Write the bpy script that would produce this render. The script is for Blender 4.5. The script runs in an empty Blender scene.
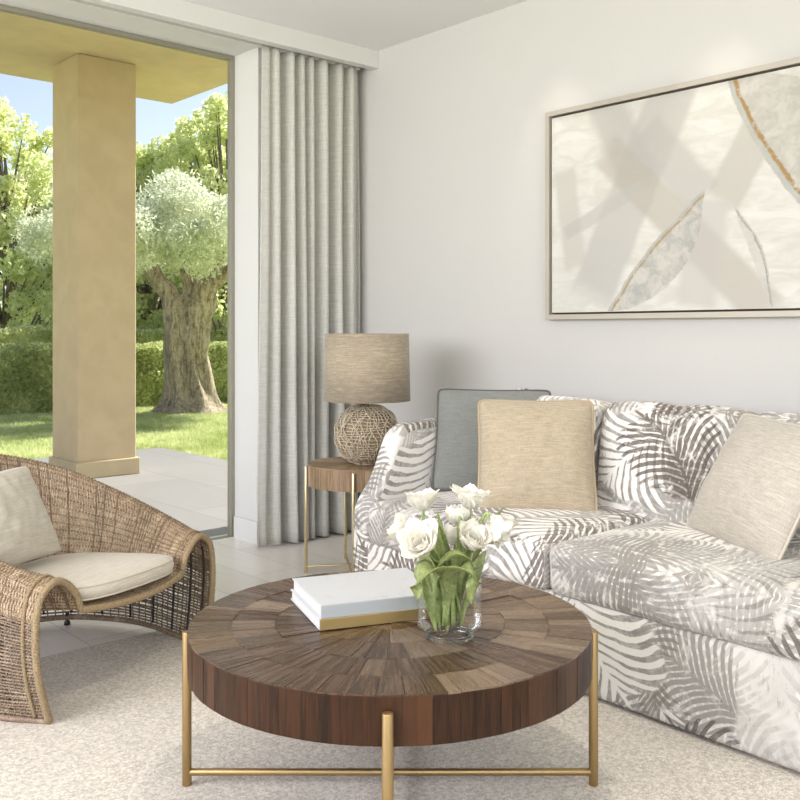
import bpy, bmesh, math, random
from mathutils import Vector, Matrix, noise
random.seed(7)
PI = math.pi
D = bpy.data
col = bpy.context.scene.collection
scn = bpy.context.scene

# ------------------------------------------------------------------ camera, sky, sun, area lights, exposure
CAM_H = 1.12
cd = D.cameras.new('camera'); cam = D.objects.new('camera', cd); col.objects.link(cam)
cd.sensor_width = 36; cd.lens = 950 / 800 * 36; cd.shift_y = -68 / 800
cam.location = (0, 0, CAM_H); cam.rotation_euler = (PI / 2, 0, -math.atan2(.667, .745))
cd.clip_start = .05; cd.clip_end = 500
scn.camera = cam
scn.view_settings.view_transform = 'Standard'; scn.view_settings.look = 'None'
scn.view_settings.exposure = 0.32; scn.view_settings.gamma = 1

w = D.worlds.new('sky'); scn.world = w; w.use_nodes = True
nt = w.node_tree; nt.nodes.clear()
sk = nt.nodes.new('ShaderNodeTexSky'); sk.sky_type = 'NISHITA'; sk.sun_disc = False
sk.sun_elevation = math.radians(46); sk.sun_rotation = math.radians(80); sk.dust_density = 1.0; sk.ozone_density = 1.0
hs = nt.nodes.new('ShaderNodeHueSaturation'); hs.inputs['Saturation'].default_value = .85
bg = nt.nodes.new('ShaderNodeBackground'); bg.inputs[1].default_value = .165
wo = nt.nodes.new('ShaderNodeOutputWorld')
nt.links.new(sk.outputs[0], hs.inputs['Color']); tint = nt.nodes.new('ShaderNodeMix'); tint.data_type = 'RGBA'; tint.blend_type = 'MULTIPLY'; tint.inputs[0].default_value = 1; tint.inputs[7].default_value = (1, .93, 1.0, 1)
nt.links.new(hs.outputs[0], tint.inputs[6]); nt.links.new(tint.outputs[2], bg.inputs[0]); nt.links.new(bg.outputs[0], wo.inputs[0])

def lamp(name, kind, loc, target, energy, color, **kw):
    l = D.lights.new(name, kind); l.energy = energy; l.color = color
    for k, v in kw.items(): setattr(l, k, v)
    o = D.objects.new(name, l); col.objects.link(o); o.location = loc
    o.rotation_euler = (Vector(target) - Vector(loc)).to_track_quat('-Z', 'Y').to_euler()
    return o
lamp('sun', 'SUN', (20, 5.2, 19), (0, 4, 0), 8.0, (1, .95, .87), angle=.02)
# soft fill lamps added to brighten the room from behind and beside the camera
lamp('rear_fill', 'AREA', (-.6, -2.3, 1.9), (1.6, 2.6, 1.9), 90, (.965, .945, 1.02), shape='RECTANGLE', size=4.0, size_y=1.6)
lamp('side_fill', 'AREA', (-2.5, 2.4, 2.05), (1.5, 2.6, .0), 185, (.965, .945, 1.02), shape='RECTANGLE', size=3.2, size_y=2.0)
# recessed ceiling spots
for (x, y) in ((3.2, 2.74), (3.2, 1.93)):
    lamp('ceiling_spot', 'SPOT', (x - .02, y, 2.66), (x + .14, y, .9), 8, (1, .9, .8), spot_size=math.radians(64), spot_blend=.8, shadow_soft_size=.02)
lamp('ceiling_spot', 'SPOT', (1.55, 1.5, 2.66), (1.55, 1.55, 0), 50, (1, .9, .8), spot_size=math.radians(75), spot_blend=.7, shadow_soft_size=.05)
lamp('ceiling_spot', 'SPOT', (2.6, 2.0, 2.66), (2.75, 2.0, 0), 16, (1, .9, .8), spot_size=math.radians(70), spot_blend=.8, shadow_soft_size=.05)

# ------------------------------------------------------------------ helpers
def srgb(r, g, b):
    f = lambda c: (c / 255 / 12.92) if c / 255 <= .04045 else ((c / 255 + .055) / 1.055) ** 2.4
    return (f(r), f(g), f(b), 1)

class G:
    """tiny node expression builder"""
    def __init__(s, name):
        s.m = D.materials.new(name); s.m.use_nodes = True; s.nt = s.m.node_tree
        s.nt.nodes.clear()
        s.out = s.node('ShaderNodeOutputMaterial'); s.b = s.node('ShaderNodeBsdfPrincipled')
        s.link(s.b.outputs[0], s.out.inputs[0])
        s.tc = s.node('ShaderNodeTexCoord')
        s.uv = s.tc.outputs['UV']; s.ob = s.tc.outputs['Object']; s.gen = s.tc.outputs['Generated']
    def node(s, t, **kw):
        n = s.nt.nodes.new(t)
        for k, v in kw.items(): setattr(n, k, v)
        return n
    def link(s, a, b): s.nt.links.new(a, b)
    def put(s, inp, v):
        if isinstance(v, bpy.types.NodeSocket): s.link(v, inp)
        elif v is not None:
            if inp.type == 'RGBA' and len(v) == 3: v = (*v, 1)
            inp.default_value = v
    def M(s, op, a, b=None, c=None, clamp=False):
        n = s.node('ShaderNodeMath', operation=op, use_clamp=clamp)
        s.put(n.inputs[0], a)
        if b is not None: s.put(n.inputs[1], b)
        if c is not None: s.put(n.inputs[2], c)
        return n.outputs[0]
    def V(s, op, a, b=None, scale=None):
        n = s.node('ShaderNodeVectorMath', operation=op)
        s.put(n.inputs[0], a)
        if b is not None: s.put(n.inputs[1], b)
        if scale is not None: s.put(n.inputs['Scale'], scale)
        return n.outputs[1] if op in ('LENGTH', 'DOT_PRODUCT', 'DISTANCE') else n.outputs[0]
    def sep(s, v):
        n = s.node('ShaderNodeSeparateXYZ'); s.put(n.inputs[0], v); return n.outputs
    def comb(s, x, y, z=0):
        n = s.node('ShaderNodeCombineXYZ'); s.put(n.inputs[0], x); s.put(n.inputs[1], y); s.put(n.inputs[2], z); return n.outputs[0]
    def noise(s, v, scale, detail=2, rough=.5, dist=0, colr=False):
        n = s.node('ShaderNodeTexNoise'); s.put(n.inputs['Vector'], v)
        n.inputs['Scale'].default_value = scale; n.inputs['Detail'].default_value = detail
        n.inputs['Roughness'].default_value = rough; n.inputs['Distortion'].default_value = dist
        return n.outputs['Color' if colr else 'Fac']
    def vor(s, v, scale, feature='F1', dim='3D'):
        n = s.node('ShaderNodeTexVoronoi', feature=feature, voronoi_dimensions=dim); s.put(n.inputs['Vector'], v)
        n.inputs['Scale'].default_value = scale
        return n
    def sm(s, x, a, b, lo=0.0, hi=1.0):
        n = s.node('ShaderNodeMapRange', interpolation_type='SMOOTHSTEP')
        s.put(n.inputs[0], x); s.put(n.inputs[1], a); s.put(n.inputs[2], b); n.inputs[3].default_value = lo; n.inputs[4].default_value = hi
        return n.outputs[0]
    def mix(s, f, a, b, blend='MIX'):
        n = s.node('ShaderNodeMix', data_type='RGBA', blend_type=blend)
        s.put(n.inputs[0], f); s.put(n.inputs[6], a); s.put(n.inputs[7], b); return n.outputs[2]
    def bump(s, h, strength=.3, dist=.002):
        n = s.node('ShaderNodeBump'); n.inputs['Strength'].default_value = strength; n.inputs['Distance'].default_value = dist
        s.put(n.inputs['Height'], h); s.link(n.outputs[0], s.b.inputs['Normal'])
    def set(s, color=None, rough=None, metal=None, **kw):
        if color is not None: s.put(s.b.inputs['Base Color'], color)
        if rough is not None: s.put(s.b.inputs['Roughness'], rough)
        if metal is not None: s.b.inputs['Metallic'].default_value = metal
        for k, v in kw.items(): s.put(s.b.inputs[k.replace('_', ' ')], v)
        return s.m
    def scale(s, v, x, y, z=1):
        return s.V('MULTIPLY', v, (x, y, z))

def obj(name, me_or_bm, mat=None, parent=None, smooth=True):
    if isinstance(me_or_bm, bmesh.types.BMesh):
        me = D.meshes.new(name); me_or_bm.to_mesh(me); me_or_bm.free()
    else: me = me_or_bm
    if mat:
        for m_ in (mat if isinstance(mat, (list, tuple)) else [mat]): me.materials.append(m_)
    if smooth:
        for p in me.polygons: p.use_smooth = True
    o = D.objects.new(name, me); col.objects.link(o)
    if parent: o.parent = parent
    return o
def mesh(name, vs, fs, uvs=None):
    me = D.meshes.new(name); me.from_pydata([tuple(v) for v in vs], [], fs)
    if uvs:
        l = me.uv_layers.new(name='uv')
        for i, u in enumerate(uvs): l.data[i].uv = u
    me.update(); return me
def thing(name, label, cat, loc=(0, 0, 0), rz=0, group=None):
    o = D.objects.new(name, None); col.objects.link(o); o.location = loc; o.rotation_euler = (0, 0, rz); o.empty_display_size = .05
    return tag(o, label, cat, group)
def tag(o, label, cat, group=None):
    o['label'] = label; o['category'] = cat
    if group: o['group'] = group
    return o
def struct(o): o['kind'] = 'structure'; return o
def boxuv(me, off=(0, 0)):
    """box projected coordinates in metres"""
    l = me.uv_layers.new(name='uv')
    for p in me.polygons:
        n = p.normal; a = max(range(3), key=lambda i: abs(n[i]))
        for li in p.loop_indices:
            c = me.vertices[me.loops[li].vertex_index].co
            l.data[li].uv = {0: (c.y, c.z), 1: (c.x, c.z), 2: (c.y, c.x)}[a]
            l.data[li].uv[0] += off[0]; l.data[li].uv[1] += off[1]
def add_box(bm, lo, hi):
    vs = [bm.verts.new((x, y, z)) for x in (lo[0], hi[0]) for y in (lo[1], hi[1]) for z in (lo[2], hi[2])]
    fs = []
    for f in ((0, 1, 3, 2), (4, 6, 7, 5), (0, 4, 5, 1), (2, 3, 7, 6), (0, 2, 6, 4), (1, 5, 7, 3)): fs.append(bm.faces.new([vs[i] for i in f]))
    return vs, fs
def box(name, lo, hi, mat, parent=None, bevel=0, seg=2, uv=None):
    bm = bmesh.new(); add_box(bm, lo, hi)
    bmesh.ops.recalc_face_normals(bm, faces=bm.faces)
    if bevel: bmesh.ops.bevel(bm, geom=bm.edges[:], offset=bevel, segments=seg, affect='EDGES', profile=.5)
    o = obj(name, bm, mat, parent, smooth=False)
    if uv is not None: boxuv(o.data, uv)
    return o
def tube(V_, F_, pts, r, n=6, closed=False, cap=True):
    pts = [Vector(p) for p in pts]; N = len(pts); base = len(V_)
    up = Vector((0, 0, 1)); prev = None
    for i, p in enumerate(pts):
        a = pts[(i - 1) % N] if (closed or i > 0) else p; b = pts[(i + 1) % N] if (closed or i < N - 1) else p
        t = (b - a)
        t = t.normalized() if t.length > 1e-9 else Vector((0, 0, 1))
        if prev is None:
            q = up if abs(t.z) < .9 else Vector((1, 0, 0)); u = t.cross(q).normalized()
        else:
            u = prev - t * prev.dot(t); u = u.normalized() if u.length > 1e-6 else t.orthogonal().normalized()
        prev = u; v = t.cross(u); rr = r[i] if isinstance(r, (list, tuple)) else r
        for k in range(n):
            a_ = 2 * PI * k / n; V_.append(p + (u * math.cos(a_) + v * math.sin(a_)) * rr)
    for i in range(N if closed else N - 1):
        j = (i + 1) % N
        for k in range(n):
            F_.append((base + i * n + k, base + i * n + (k + 1) % n, base + j * n + (k + 1) % n, base + j * n + k))
    if cap and not closed:
        F_.append(tuple(base + k for k in reversed(range(n)))); F_.append(tuple(base + (N - 1) * n + k for k in range(n)))
def tubes(name, paths, mat, parent=None, n=8, closed=False):
    V_, F_ = [], []
    for pts, r in paths: tube(V_, F_, pts, r, n, closed)
    return obj(name, mesh(name, V_, F_), mat, parent)
def lathe(name, prof, mat, parent=None, n=48, closed=False, loc=(0, 0, 0)):
    V_, F_ = [], []
    for (r, z) in prof:
        for k in range(n): a = 2 * PI * k / n; V_.append((loc[0] + r * math.cos(a), loc[1] + r * math.sin(a), loc[2] + z))
    m_ = len(prof)
    for i in range(m_ if closed else m_ - 1):
        j = (i + 1) % m_
        for k in range(n): F_.append((i * n + k, i * n + (k + 1) % n, j * n + (k + 1) % n, j * n + k))
    me = mesh(name, V_, F_)
    if not closed:
        bm = bmesh.new(); bm.from_mesh(me); bmesh.ops.remove_doubles(bm, verts=bm.verts, dist=1e-5)
        bmesh.ops.recalc_face_normals(bm, faces=bm.faces); bm.to_mesh(me); bm.free()
    return obj(name, me, mat, parent)
def cr(P, t):
    """catmull-rom through list of vectors, t in 0..len-1"""
    n = len(P) - 1; i = min(int(t), n - 1); f = t - i
    p1, p2 = P[i], P[i + 1]; p0 = P[i - 1] if i > 0 else p1 * 2 - p2; p3 = P[i + 2] if i + 2 <= n else p2 * 2 - p1
    return .5 * ((2 * p1) + (p2 - p0) * f + (2 * p0 - 5 * p1 + 4 * p2 - p3) * f * f + (3 * p1 - p0 - 3 * p2 + p3) * f ** 3)
def ray(px, py):
    r = (px - 400) / 950
    return r, Vector((.745 * r + .667, .745 - .667 * r, (332 - py) / 950))
def grid_mesh(name, P, fn_uv=None):
    """P[i][j] grid of points"""
    a, b = len(P), len(P[0]); V_ = [p for row in P for p in row]; F_ = []; U = []
    for i in range(a - 1):
        for j in range(b - 1):
            F_.append((i * b + j, i * b + j + 1, (i + 1) * b + j + 1, (i + 1) * b + j))
            if fn_uv: U += [fn_uv(i, j), fn_uv(i, j + 1), fn_uv(i + 1, j + 1), fn_uv(i + 1, j)]
    return mesh(name, V_, F_, U if fn_uv else None)

# ------------------------------------------------------------------ materials
def mat_plain(name, c, rough=.6, metal=0, nscale=0, namt=.06, bump=0, **kw):
    g = G(name); cc = c
    if nscale:
        f = g.noise(g.ob, nscale, 4, .6); cc = g.mix(f, tuple(v * (1 - namt) for v in c[:3]), tuple(min(1, v * (1 + namt)) for v in c[:3]))
        if bump: g.bump(f, bump, .002)
    return g.set(cc, rough, metal, **kw)
M_WALL = mat_plain('wall_paint', srgb(199, 197, 192), .9, 0, 60, .015, .05)
M_WHITE = mat_plain('white_paint', srgb(214, 213, 209), .55, 0, 40, .01)
M_CEIL = mat_plain('ceiling_paint', srgb(232, 231, 229), .9, 0, 40, .01)
M_FRAME = mat_plain('door_frame_metal', srgb(150, 147, 132), .4, .3)
M_BLACKRUB = mat_plain('dark_foot', srgb(38, 34, 32), .5)

def mat_floor(name, c1, c2, pw, pl, gap, rough=.35, axis='y'):
    g = G(name); x, y, z = g.sep(g.ob)
    if axis == 'x': x, y = y, x
    row = g.M('FLOOR', g.M('DIVIDE', x, pw))
    wn = g.node('ShaderNodeTexWhiteNoise', noise_dimensions='1D'); g.put(wn.inputs['W'], row)
    ys = g.M('ADD', g.M('DIVIDE', y, pl), wn.outputs[0])
    idn = g.node('ShaderNodeTexWhiteNoise', noise_dimensions='2D'); g.put(idn.inputs['Vector'], g.comb(row, g.M('FLOOR', ys)))
    fx = g.M('FRACT', g.M('DIVIDE', x, pw)); fy = g.M('FRACT', ys)
    ex = g.M('MULTIPLY', g.M('MINIMUM', fx, g.M('SUBTRACT', 1, fx)), pw); ey = g.M('MULTIPLY', g.M('MINIMUM', fy, g.M('SUBTRACT', 1, fy)), pl)
    e = g.sm(g.M('MINIMUM', ex, ey), gap * .4, gap)
    v = g.comb(g.M('MULTIPLY', x, 14), g.M('MULTIPLY', y, 1.2), idn.outputs[0])
    grain = g.noise(v, 3, 5, .6, .6)
    c = g.mix(g.M('MULTIPLY', g.M('ADD', grain, g.M('MULTIPLY', idn.outputs[0], .6)), .65), c1, c2)
    c = g.mix(e, tuple(k * .8 for k in c1[:3]), c)
    g.bump(g.M('ADD', g.M('MULTIPLY', e, 1.0), g.M('MULTIPLY', grain, .2)), .25, .002)
    return g.set(c, rough)
M_FLOOR = mat_floor('whitewashed_floor', srgb(220, 214, 204), srgb(245, 243, 238), .24, 1.6, .003, .3)
M_PATIO = mat_floor('patio_tile', srgb(126, 125, 123), srgb(146, 145, 143), .6, 1.2, .006, .5)

def mat_rug():
    g = G('woven_rug'); o = g.ob
    n1 = g.noise(o, 300, 3, .7); n2 = g.noise(o, 85, 4, .7); n3 = g.noise(o, 3, 3, .6, .5)
    f = g.M('ADD', g.M('MULTIPLY', n1, .55), g.M('MULTIPLY', n2, .45))
    c = g.mix(g.sm(f, .36, .64), srgb(172, 165, 154), srgb(244, 236, 223))
    c = g.mix(g.sm(n3, .3, .7, 0, .2), c, srgb(180, 177, 168))
    g.bump(f, .9, .004)
    return g.set(c, .95)
M_RUG = mat_rug()

def mat_render(name, c, am=.07):
    g = G(name); n = g.noise(g.ob, 5, 6, .65, .3); n2 = g.noise(g.ob, 1.1, 3)
    cc = g.mix(g.sm(n, .3, .7), tuple(k * (1 - am) for k in c[:3]), tuple(min(1, k * (1 + am)) for k in c[:3]))
    cc = g.mix(g.M('MULTIPLY', n2, .25), cc, srgb(186, 162, 118))
    g.bump(g.noise(g.ob, 40, 5, .7), .25, .004)
    return g.set(cc, .9)
M_STONE = mat_render('sandy_render', srgb(196, 177, 144))
M_PLINTH = mat_render('pale_plinth', srgb(190, 176, 144))

def mat_linen(name, c, sc=1.0, amt=.12, slub=.1, rough=.9, sheen=.2):
    g = G(name); u = g.uv
    a = g.noise(g.scale(u, 26 * sc, 300 * sc), 1, 4, .7); b = g.noise(g.scale(u, 300 * sc, 40 * sc), 1, 4, .7)
    s_ = g.noise(g.scale(u, 9 * sc, 130 * sc), 1, 4, .7, .3)
    f = g.M('ADD', g.M('MULTIPLY', a, .6), g.M('MULTIPLY', b, .4))
    cc = g.mix(g.sm(f, .38, .62), tuple(k * (1 - amt * 1.5) for k in c[:3]), tuple(min(1, k * (1 + amt)) for k in c[:3]))
    cc = g.mix(g.sm(s_, .52, .66, 0, slub * 4), cc, tuple(min(1, k * 1.3) for k in c[:3]))
    cc = g.mix(g.sm(s_, .46, .36, 0, slub * 3), cc, tuple(k * .74 for k in c[:3]))
    g.bump(f, .5, .0012)
    return g.set(cc, rough, Sheen_Weight=sheen)
M_CURT = mat_linen('grey_green_linen', srgb(194, 193, 184), .6, .07, .06)
M_GREYP = mat_linen('slate_linen', srgb(124, 126, 120), 1, .10)
M_GREYPIPE = mat_linen('slate_piping', srgb(88, 86, 80), 1, .08)
M_BEIGE = mat_linen('oatmeal_linen', srgb(176, 161, 136), 1.1, .13, .14)
M_BEIGE2 = mat_linen('sand_linen', srgb(182, 174, 160), 1.1, .12, .14)
M_BEIGEPIPE = mat_linen('sand_piping', srgb(176, 156, 124), 1, .1)
M_CREAM = mat_linen('chair_cushion_linen', srgb(196, 188, 170), .8, .08)
M_SHADE = mat_linen('shade_linen', srgb(164, 150, 128), 1.0, .16, .22, .85)

def mat_palm():
    g = G('palm_print_fabric')
    # everything in metres on the cloth
    wob = g.V('SUBTRACT', g.noise(g.uv, 9, 3, .6, 0, True), (.5, .5, .5))
    uv = g.V('ADD', g.uv, g.V('SCALE', wob, scale=.022))
    def frond(scale, off, freq, wmax, rot0=0.0, span=2 * PI, ang=.85):
        v = g.V('ADD', g.V('SCALE', uv, scale=scale), (off, off * 1.7, 0))
        n = g.vor(v, 1.0, 'F1', '2D'); n.inputs['Randomness'].default_value = .72; rnd = g.sep(n.outputs['Color'])
        l = g.V('SUBTRACT', v, n.outputs['Position'])
        r = g.node('ShaderNodeVectorRotate', rotation_type='Z_AXIS'); g.put(r.inputs['Vector'], l)
        g.put(r.inputs['Angle'], g.M('ADD', g.M('MULTIPLY', rnd[0], span), rot0))
        x, y, z = g.sep(r.outputs[0])
        bend = g.M('MULTIPLY', g.M('SUBTRACT', rnd[1], .5), 1.0)
        x = g.M('ADD', x, g.M('MULTIPLY', bend, g.M('MULTIPLY', y, y)))
        ax = g.M('ABSOLUTE', x)
        ph = g.M('SUBTRACT', y, g.M('SUBTRACT', g.M('MULTIPLY', ax, 1.25), g.M('MULTIPLY', g.M('MULTIPLY', ax, ax), 1.35)))
        sgn = g.M('MULTIPLY', g.M('SIGN', x), .9)
        jit = g.M('MULTIPLY', g.noise(g.V('SCALE', v, scale=4.5), 1, 2), 3.0)
        st = g.M('SINE', g.M('ADD', g.M('ADD', g.M('MULTIPLY', ph, freq), sgn), jit))
        wid = g.M('MULTIPLY', g.sm(ph, -.78, -.38), g.sm(ph, .52, .02))
        lim = g.M('MAXIMUM', g.M('MULTIPLY', wid, wmax), .001)
        rel = g.M('DIVIDE', ax, lim)
        de = g.vor(v, 1.0, 'DISTANCE_TO_EDGE', '2D'); de.inputs['Randomness'].default_value = .72
        edge = g.sm(g.M('ADD', de.outputs['Distance'], g.M('MULTIPLY', g.M('SUBTRACT', g.noise(v, 7, 3, .6), .5), .16)), .0, .05)
        inside = g.M('MULTIPLY', g.sm(rel, 1.0, .92), edge)
        th = g.M('ADD', -.75, g.M('MULTIPLY', g.M('MULTIPLY', rel, rel), 1.35))
        leaf = g.M('MULTIPLY', g.sm(g.M('SUBTRACT', st, th), -.12, .25), inside)
        rib = g.M('MULTIPLY', g.sm(ax, .022, .010), g.sm(g.M('ABSOLUTE', y), .62, .54))
        return g.M('MAXIMUM', leaf, g.M('MULTIPLY', rib, edge)), g.M('MULTIPLY', g.sm(rel, 1.1, .8), edge), rnd
    n_big = g.noise(g.uv, 2.6, 3, .6, .4); n_mid = g.noise(g.uv, 14, 4, .7, .5); n_f = g.noise(g.uv, 90, 4, .75)
    n_b2 = g.noise(g.V('ADD', g.uv, (3.1, 7.7, 0)), 3.2, 3, .6, .4)
    base = srgb(226, 222, 214)
    c = g.mix(g.M('MULTIPLY', g.sm(n_big, .42, .66), .55), base, srgb(176, 172, 164))
    c = g.mix(g.M('MULTIPLY', g.sm(n_b2, .58, .70), .40), c, srgb(150, 158, 152))
    c = g.mix(g.M('MULTIPLY', g.sm(n_b2, .40, .27), .35), c, srgb(196, 180, 160))
    worn = g.sm(n_mid, .30, .50)
    # grey brown fronds
    for sc_, off, fq, wm, ca, cb_, al in ((3.0, 2.3, 84, .50, srgb(146, 144, 137), srgb(110, 107, 101), .85), (2.6, 21.7, 74, .52, srgb(160, 158, 152), srgb(134, 130, 120), .75), (3.4, 33.1, 82, .48, srgb(128, 120, 110), srgb(152, 148, 142), .85), (2.4, 47.7, 66, .55, srgb(170, 168, 164), srgb(146, 142, 136), .35)):
        l1, i1, r1 = frond(sc_, off, fq, wm)
        c = g.mix(g.M('MULTIPLY', g.M('MULTIPLY', l1, worn), g.sm(r1[2], .05, .5, 0, al)), c, g.mix(r1[1], ca, cb_))
    # pale leaflets over a grey wash
    l2, i2, r2 = frond(2.3, 5.9, 68, .56)
    pick = g.sm(r2[2], .35, .45)
    wash = g.M('MULTIPLY', g.M('MULTIPLY', i2, pick), .78)
    c = g.mix(wash, c, g.mix(g.sm(n_mid, .35, .65), srgb(118, 116, 108), srgb(178, 174, 168)))
    c = g.mix(g.M('MULTIPLY', g.M('MULTIPLY', l2, pick), .9), c, srgb(234, 230, 222))
    # darker brown fronds on top
    l3, i3, r3 = frond(2.6, 9.4, 76, .50)
    pk = g.sm(r3[2], .42, .50)
    worn3 = g.sm(g.M('ADD', n_mid, g.M('MULTIPLY', n_f, .4)), .50, .70)
    c = g.mix(g.M('MULTIPLY', g.M('MULTIPLY', l3, pk), g.M('MULTIPLY', worn3, .85)), c, g.mix(r3[1], srgb(84, 70, 58), srgb(106, 100, 94)))
    # dry brushed threads of dark pigment
    dry = g.M('MULTIPLY', g.sm(g.noise(g.scale(g.uv, 160, 22), 1, 4, .7), .56, .66), g.sm(n_big, .48, .58))
    c = g.mix(g.M('MULTIPLY', dry, .5), c, srgb(112, 100, 88))
    c = g.mix(g.M('MULTIPLY', g.sm(n_f, .38, .28), .6), c, srgb(146, 144, 137))
    g.bump(g.noise(g.scale(g.uv, 700, 700), 1, 2), .25, .001)
    return g.set(c, .85, Sheen_Weight=.15)
M_PALM = mat_palm()

def mat_wood(name, dark, mid, light, rough=.45, bumpS=.6, fr=1.0):
    """grain follows the v axis of the UV map, colour varies by the 'tone' attribute"""
    g = G(name); at = g.node('ShaderNodeAttribute', attribute_name='tone')
    tr, tg, tb = g.sep(at.outputs['Color'])
    off = g.comb(g.M('MULTIPLY', tr, 37.0), g.M('MULTIPLY', tg, 19.0), 0)
    v = g.V('ADD', g.uv, off)
    n1 = g.noise(g.scale(v, 60 * fr, 4 * fr), 1, 5, .62, .5); n2 = g.noise(g.scale(v, 260 * fr, 9 * fr), 1, 4, .6); n3 = g.noise(g.scale(v, 10, 5), 1, 3)
    f = g.M('ADD', g.M('MULTIPLY', n1, .6), g.M('MULTIPLY', n2, .4))
    c = g.mix(g.sm(f, .36, .62), dark, mid)
    c = g.mix(g.sm(g.M('ADD', g.M('MULTIPLY', tr, .75), g.M('MULTIPLY', n3, .3)), .45, 1.0, 0, .75), c, light)
    c = g.mix(g.sm(n2, .40, .30, 0, .7), c, tuple(k * .35 for k in dark[:3]))
    h = g.M('MULTIPLY', f, g.M('ADD', .25, g.M('MULTIPLY', g.M('POWER', tb, 3), 2.2)))
    g.bump(h, bumpS, .004)
    g.b.inputs['Specular IOR Level'].default_value = .25 if 'edge' in name else .5
    return g.set(c, g.sm(f, .2, .8, rough + .12, rough - .08))
M_TABLE = mat_wood('reclaimed_dark_wood', srgb(46, 31, 21), srgb(88, 64, 45), srgb(152, 130, 108), .25)
M_TABLESIDE = mat_wood('reclaimed_dark_edge', srgb(34, 20, 11), srgb(62, 37, 20), srgb(88, 56, 34), .34)
M_SIDETOP = mat_wood('reclaimed_light_wood', srgb(118, 94, 68), srgb(152, 126, 96), srgb(180, 156, 126), .5)

def mat_metal(name, c, rough):
    g = G(name); n = g.noise(g.scale(g.ob, 300, 300, 12), 1, 3)
    return g.set(g.mix(n, tuple(k * .9 for k in c[:3]), c), g.sm(n, .3, .7, rough, rough + .12), 1.0)
M_BRASS = mat_metal('brushed_brass', srgb(176, 150, 106), .42)
M_BRASS2 = mat_metal('pale_brass', srgb(222, 204, 162), .32)
M_GOLDBOOK = mat_metal('gold_cloth', srgb(190, 166, 112), .42)

def mat_wicker(name, c1, c2, c3, rough=.55):
    g = G(name); n = g.noise(g.ob, 24, 4, .7); n2 = g.noise(g.ob, 330, 3, .6)
    c = g.mix(g.sm(n2, .35, .65), c1, c2); c = g.mix(g.sm(n, .45, .75, 0, .7), c, c3)
    g.bump(n2, .4, .001)
    return g.set(c, rough)
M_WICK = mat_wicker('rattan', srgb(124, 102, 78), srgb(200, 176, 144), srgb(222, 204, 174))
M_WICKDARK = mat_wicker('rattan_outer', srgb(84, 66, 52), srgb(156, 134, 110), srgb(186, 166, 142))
M_RIM = mat_wicker('rattan_rim', srgb(118, 100, 74), srgb(172, 150, 114), srgb(156, 134, 100))
M_IRON = mat_plain('dark_iron_rod', srgb(44, 34, 32), .5)
M_LAMPW = mat_wicker('lamp_rattan', srgb(150, 134, 110), srgb(224, 210, 182), srgb(236, 224, 200), .6)

def mat_leaf(name, c1, c2, trans=.35, rough=.55, sc=.6):
    g = G(name); n = g.noise(g.ob, sc, 3, .6); n2 = g.noise(g.ob, sc * 12, 3, .7)
    c = g.mix(g.sm(g.M('ADD', g.M('MULTIPLY', n, .5), g.M('MULTIPLY', n2, .5)), .35, .65), c1, c2)
    g.set(c, rough)
    t = g.node('ShaderNodeBsdfTranslucent'); g.put(t.inputs[0], c)
    mx = g.node('ShaderNodeMixShader'); mx.inputs[0].default_value = trans
    g.link(g.b.outputs[0], mx.inputs[1]); g.link(t.outputs[0], mx.inputs[2]); g.link(mx.outputs[0], g.out.inputs[0])
    return g.m
M_LEAFA = mat_leaf('fresh_green_leaf', srgb(206, 216, 140), srgb(246, 248, 208), .6)
M_LEAFB = mat_leaf('grey_green_leaf', srgb(196, 208, 172), srgb(240, 244, 224), .6)
M_OLIVE = mat_leaf('olive_leaf', srgb(196, 204, 168), srgb(240, 242, 222), .5, .5, 1.2)
M_HEDGE = mat_leaf('hedge_leaf', srgb(160, 172, 108), srgb(226, 230, 168), .5, .6, 1.5)
M_GRASS = mat_leaf('grass_blade', srgb(160, 176, 98), srgb(224, 228, 176), .35, .7, .8)
M_TULEAF = mat_leaf('tulip_leaf', srgb(134, 148, 88), srgb(186, 196, 132), .35, .42, 14)
M_PETAL = mat_leaf('white_petal', srgb(236, 232, 218), srgb(248, 246, 238), .35, .5, 30)
M_STEM = mat_leaf('tulip_stem', srgb(132, 158, 84), srgb(176, 192, 120), .2, .4, 12)
def mat_lawn():
    g = G('lawn_ground'); n = g.noise(g.ob, .7, 4, .6); n2 = g.noise(g.ob, 30, 4, .7)
    c = g.mix(g.sm(n2, .3, .7), srgb(150, 164, 92), srgb(196, 206, 140)); c = g.mix(g.sm(n, .4, .65, 0, .5), c, srgb(212, 216, 168))
    g.bump(n2, .6, .02); return g.set(c, .95)
M_LAWN = mat_lawn()
def mat_bark(name, c1, c2):
    g = G(name); v = g.scale(g.ob, 9, 9, 2.2); n = g.noise(v, 1.6, 6, .7, 1.2); n2 = g.noise(g.ob, 30, 4, .7)
    f = g.M('ADD', g.M('MULTIPLY', n, .7), g.M('MULTIPLY', n2, .3))
    g.bump(f, 1.0, .05); return g.set(g.mix(g.sm(f, .34, .62), c1, c2), .9)
M_BARK = mat_bark('olive_bark', srgb(104, 90, 70), srgb(190, 176, 150))
M_BARK2 = mat_bark('tree_bark', srgb(96, 86, 68), srgb(150, 138, 112))

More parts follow.
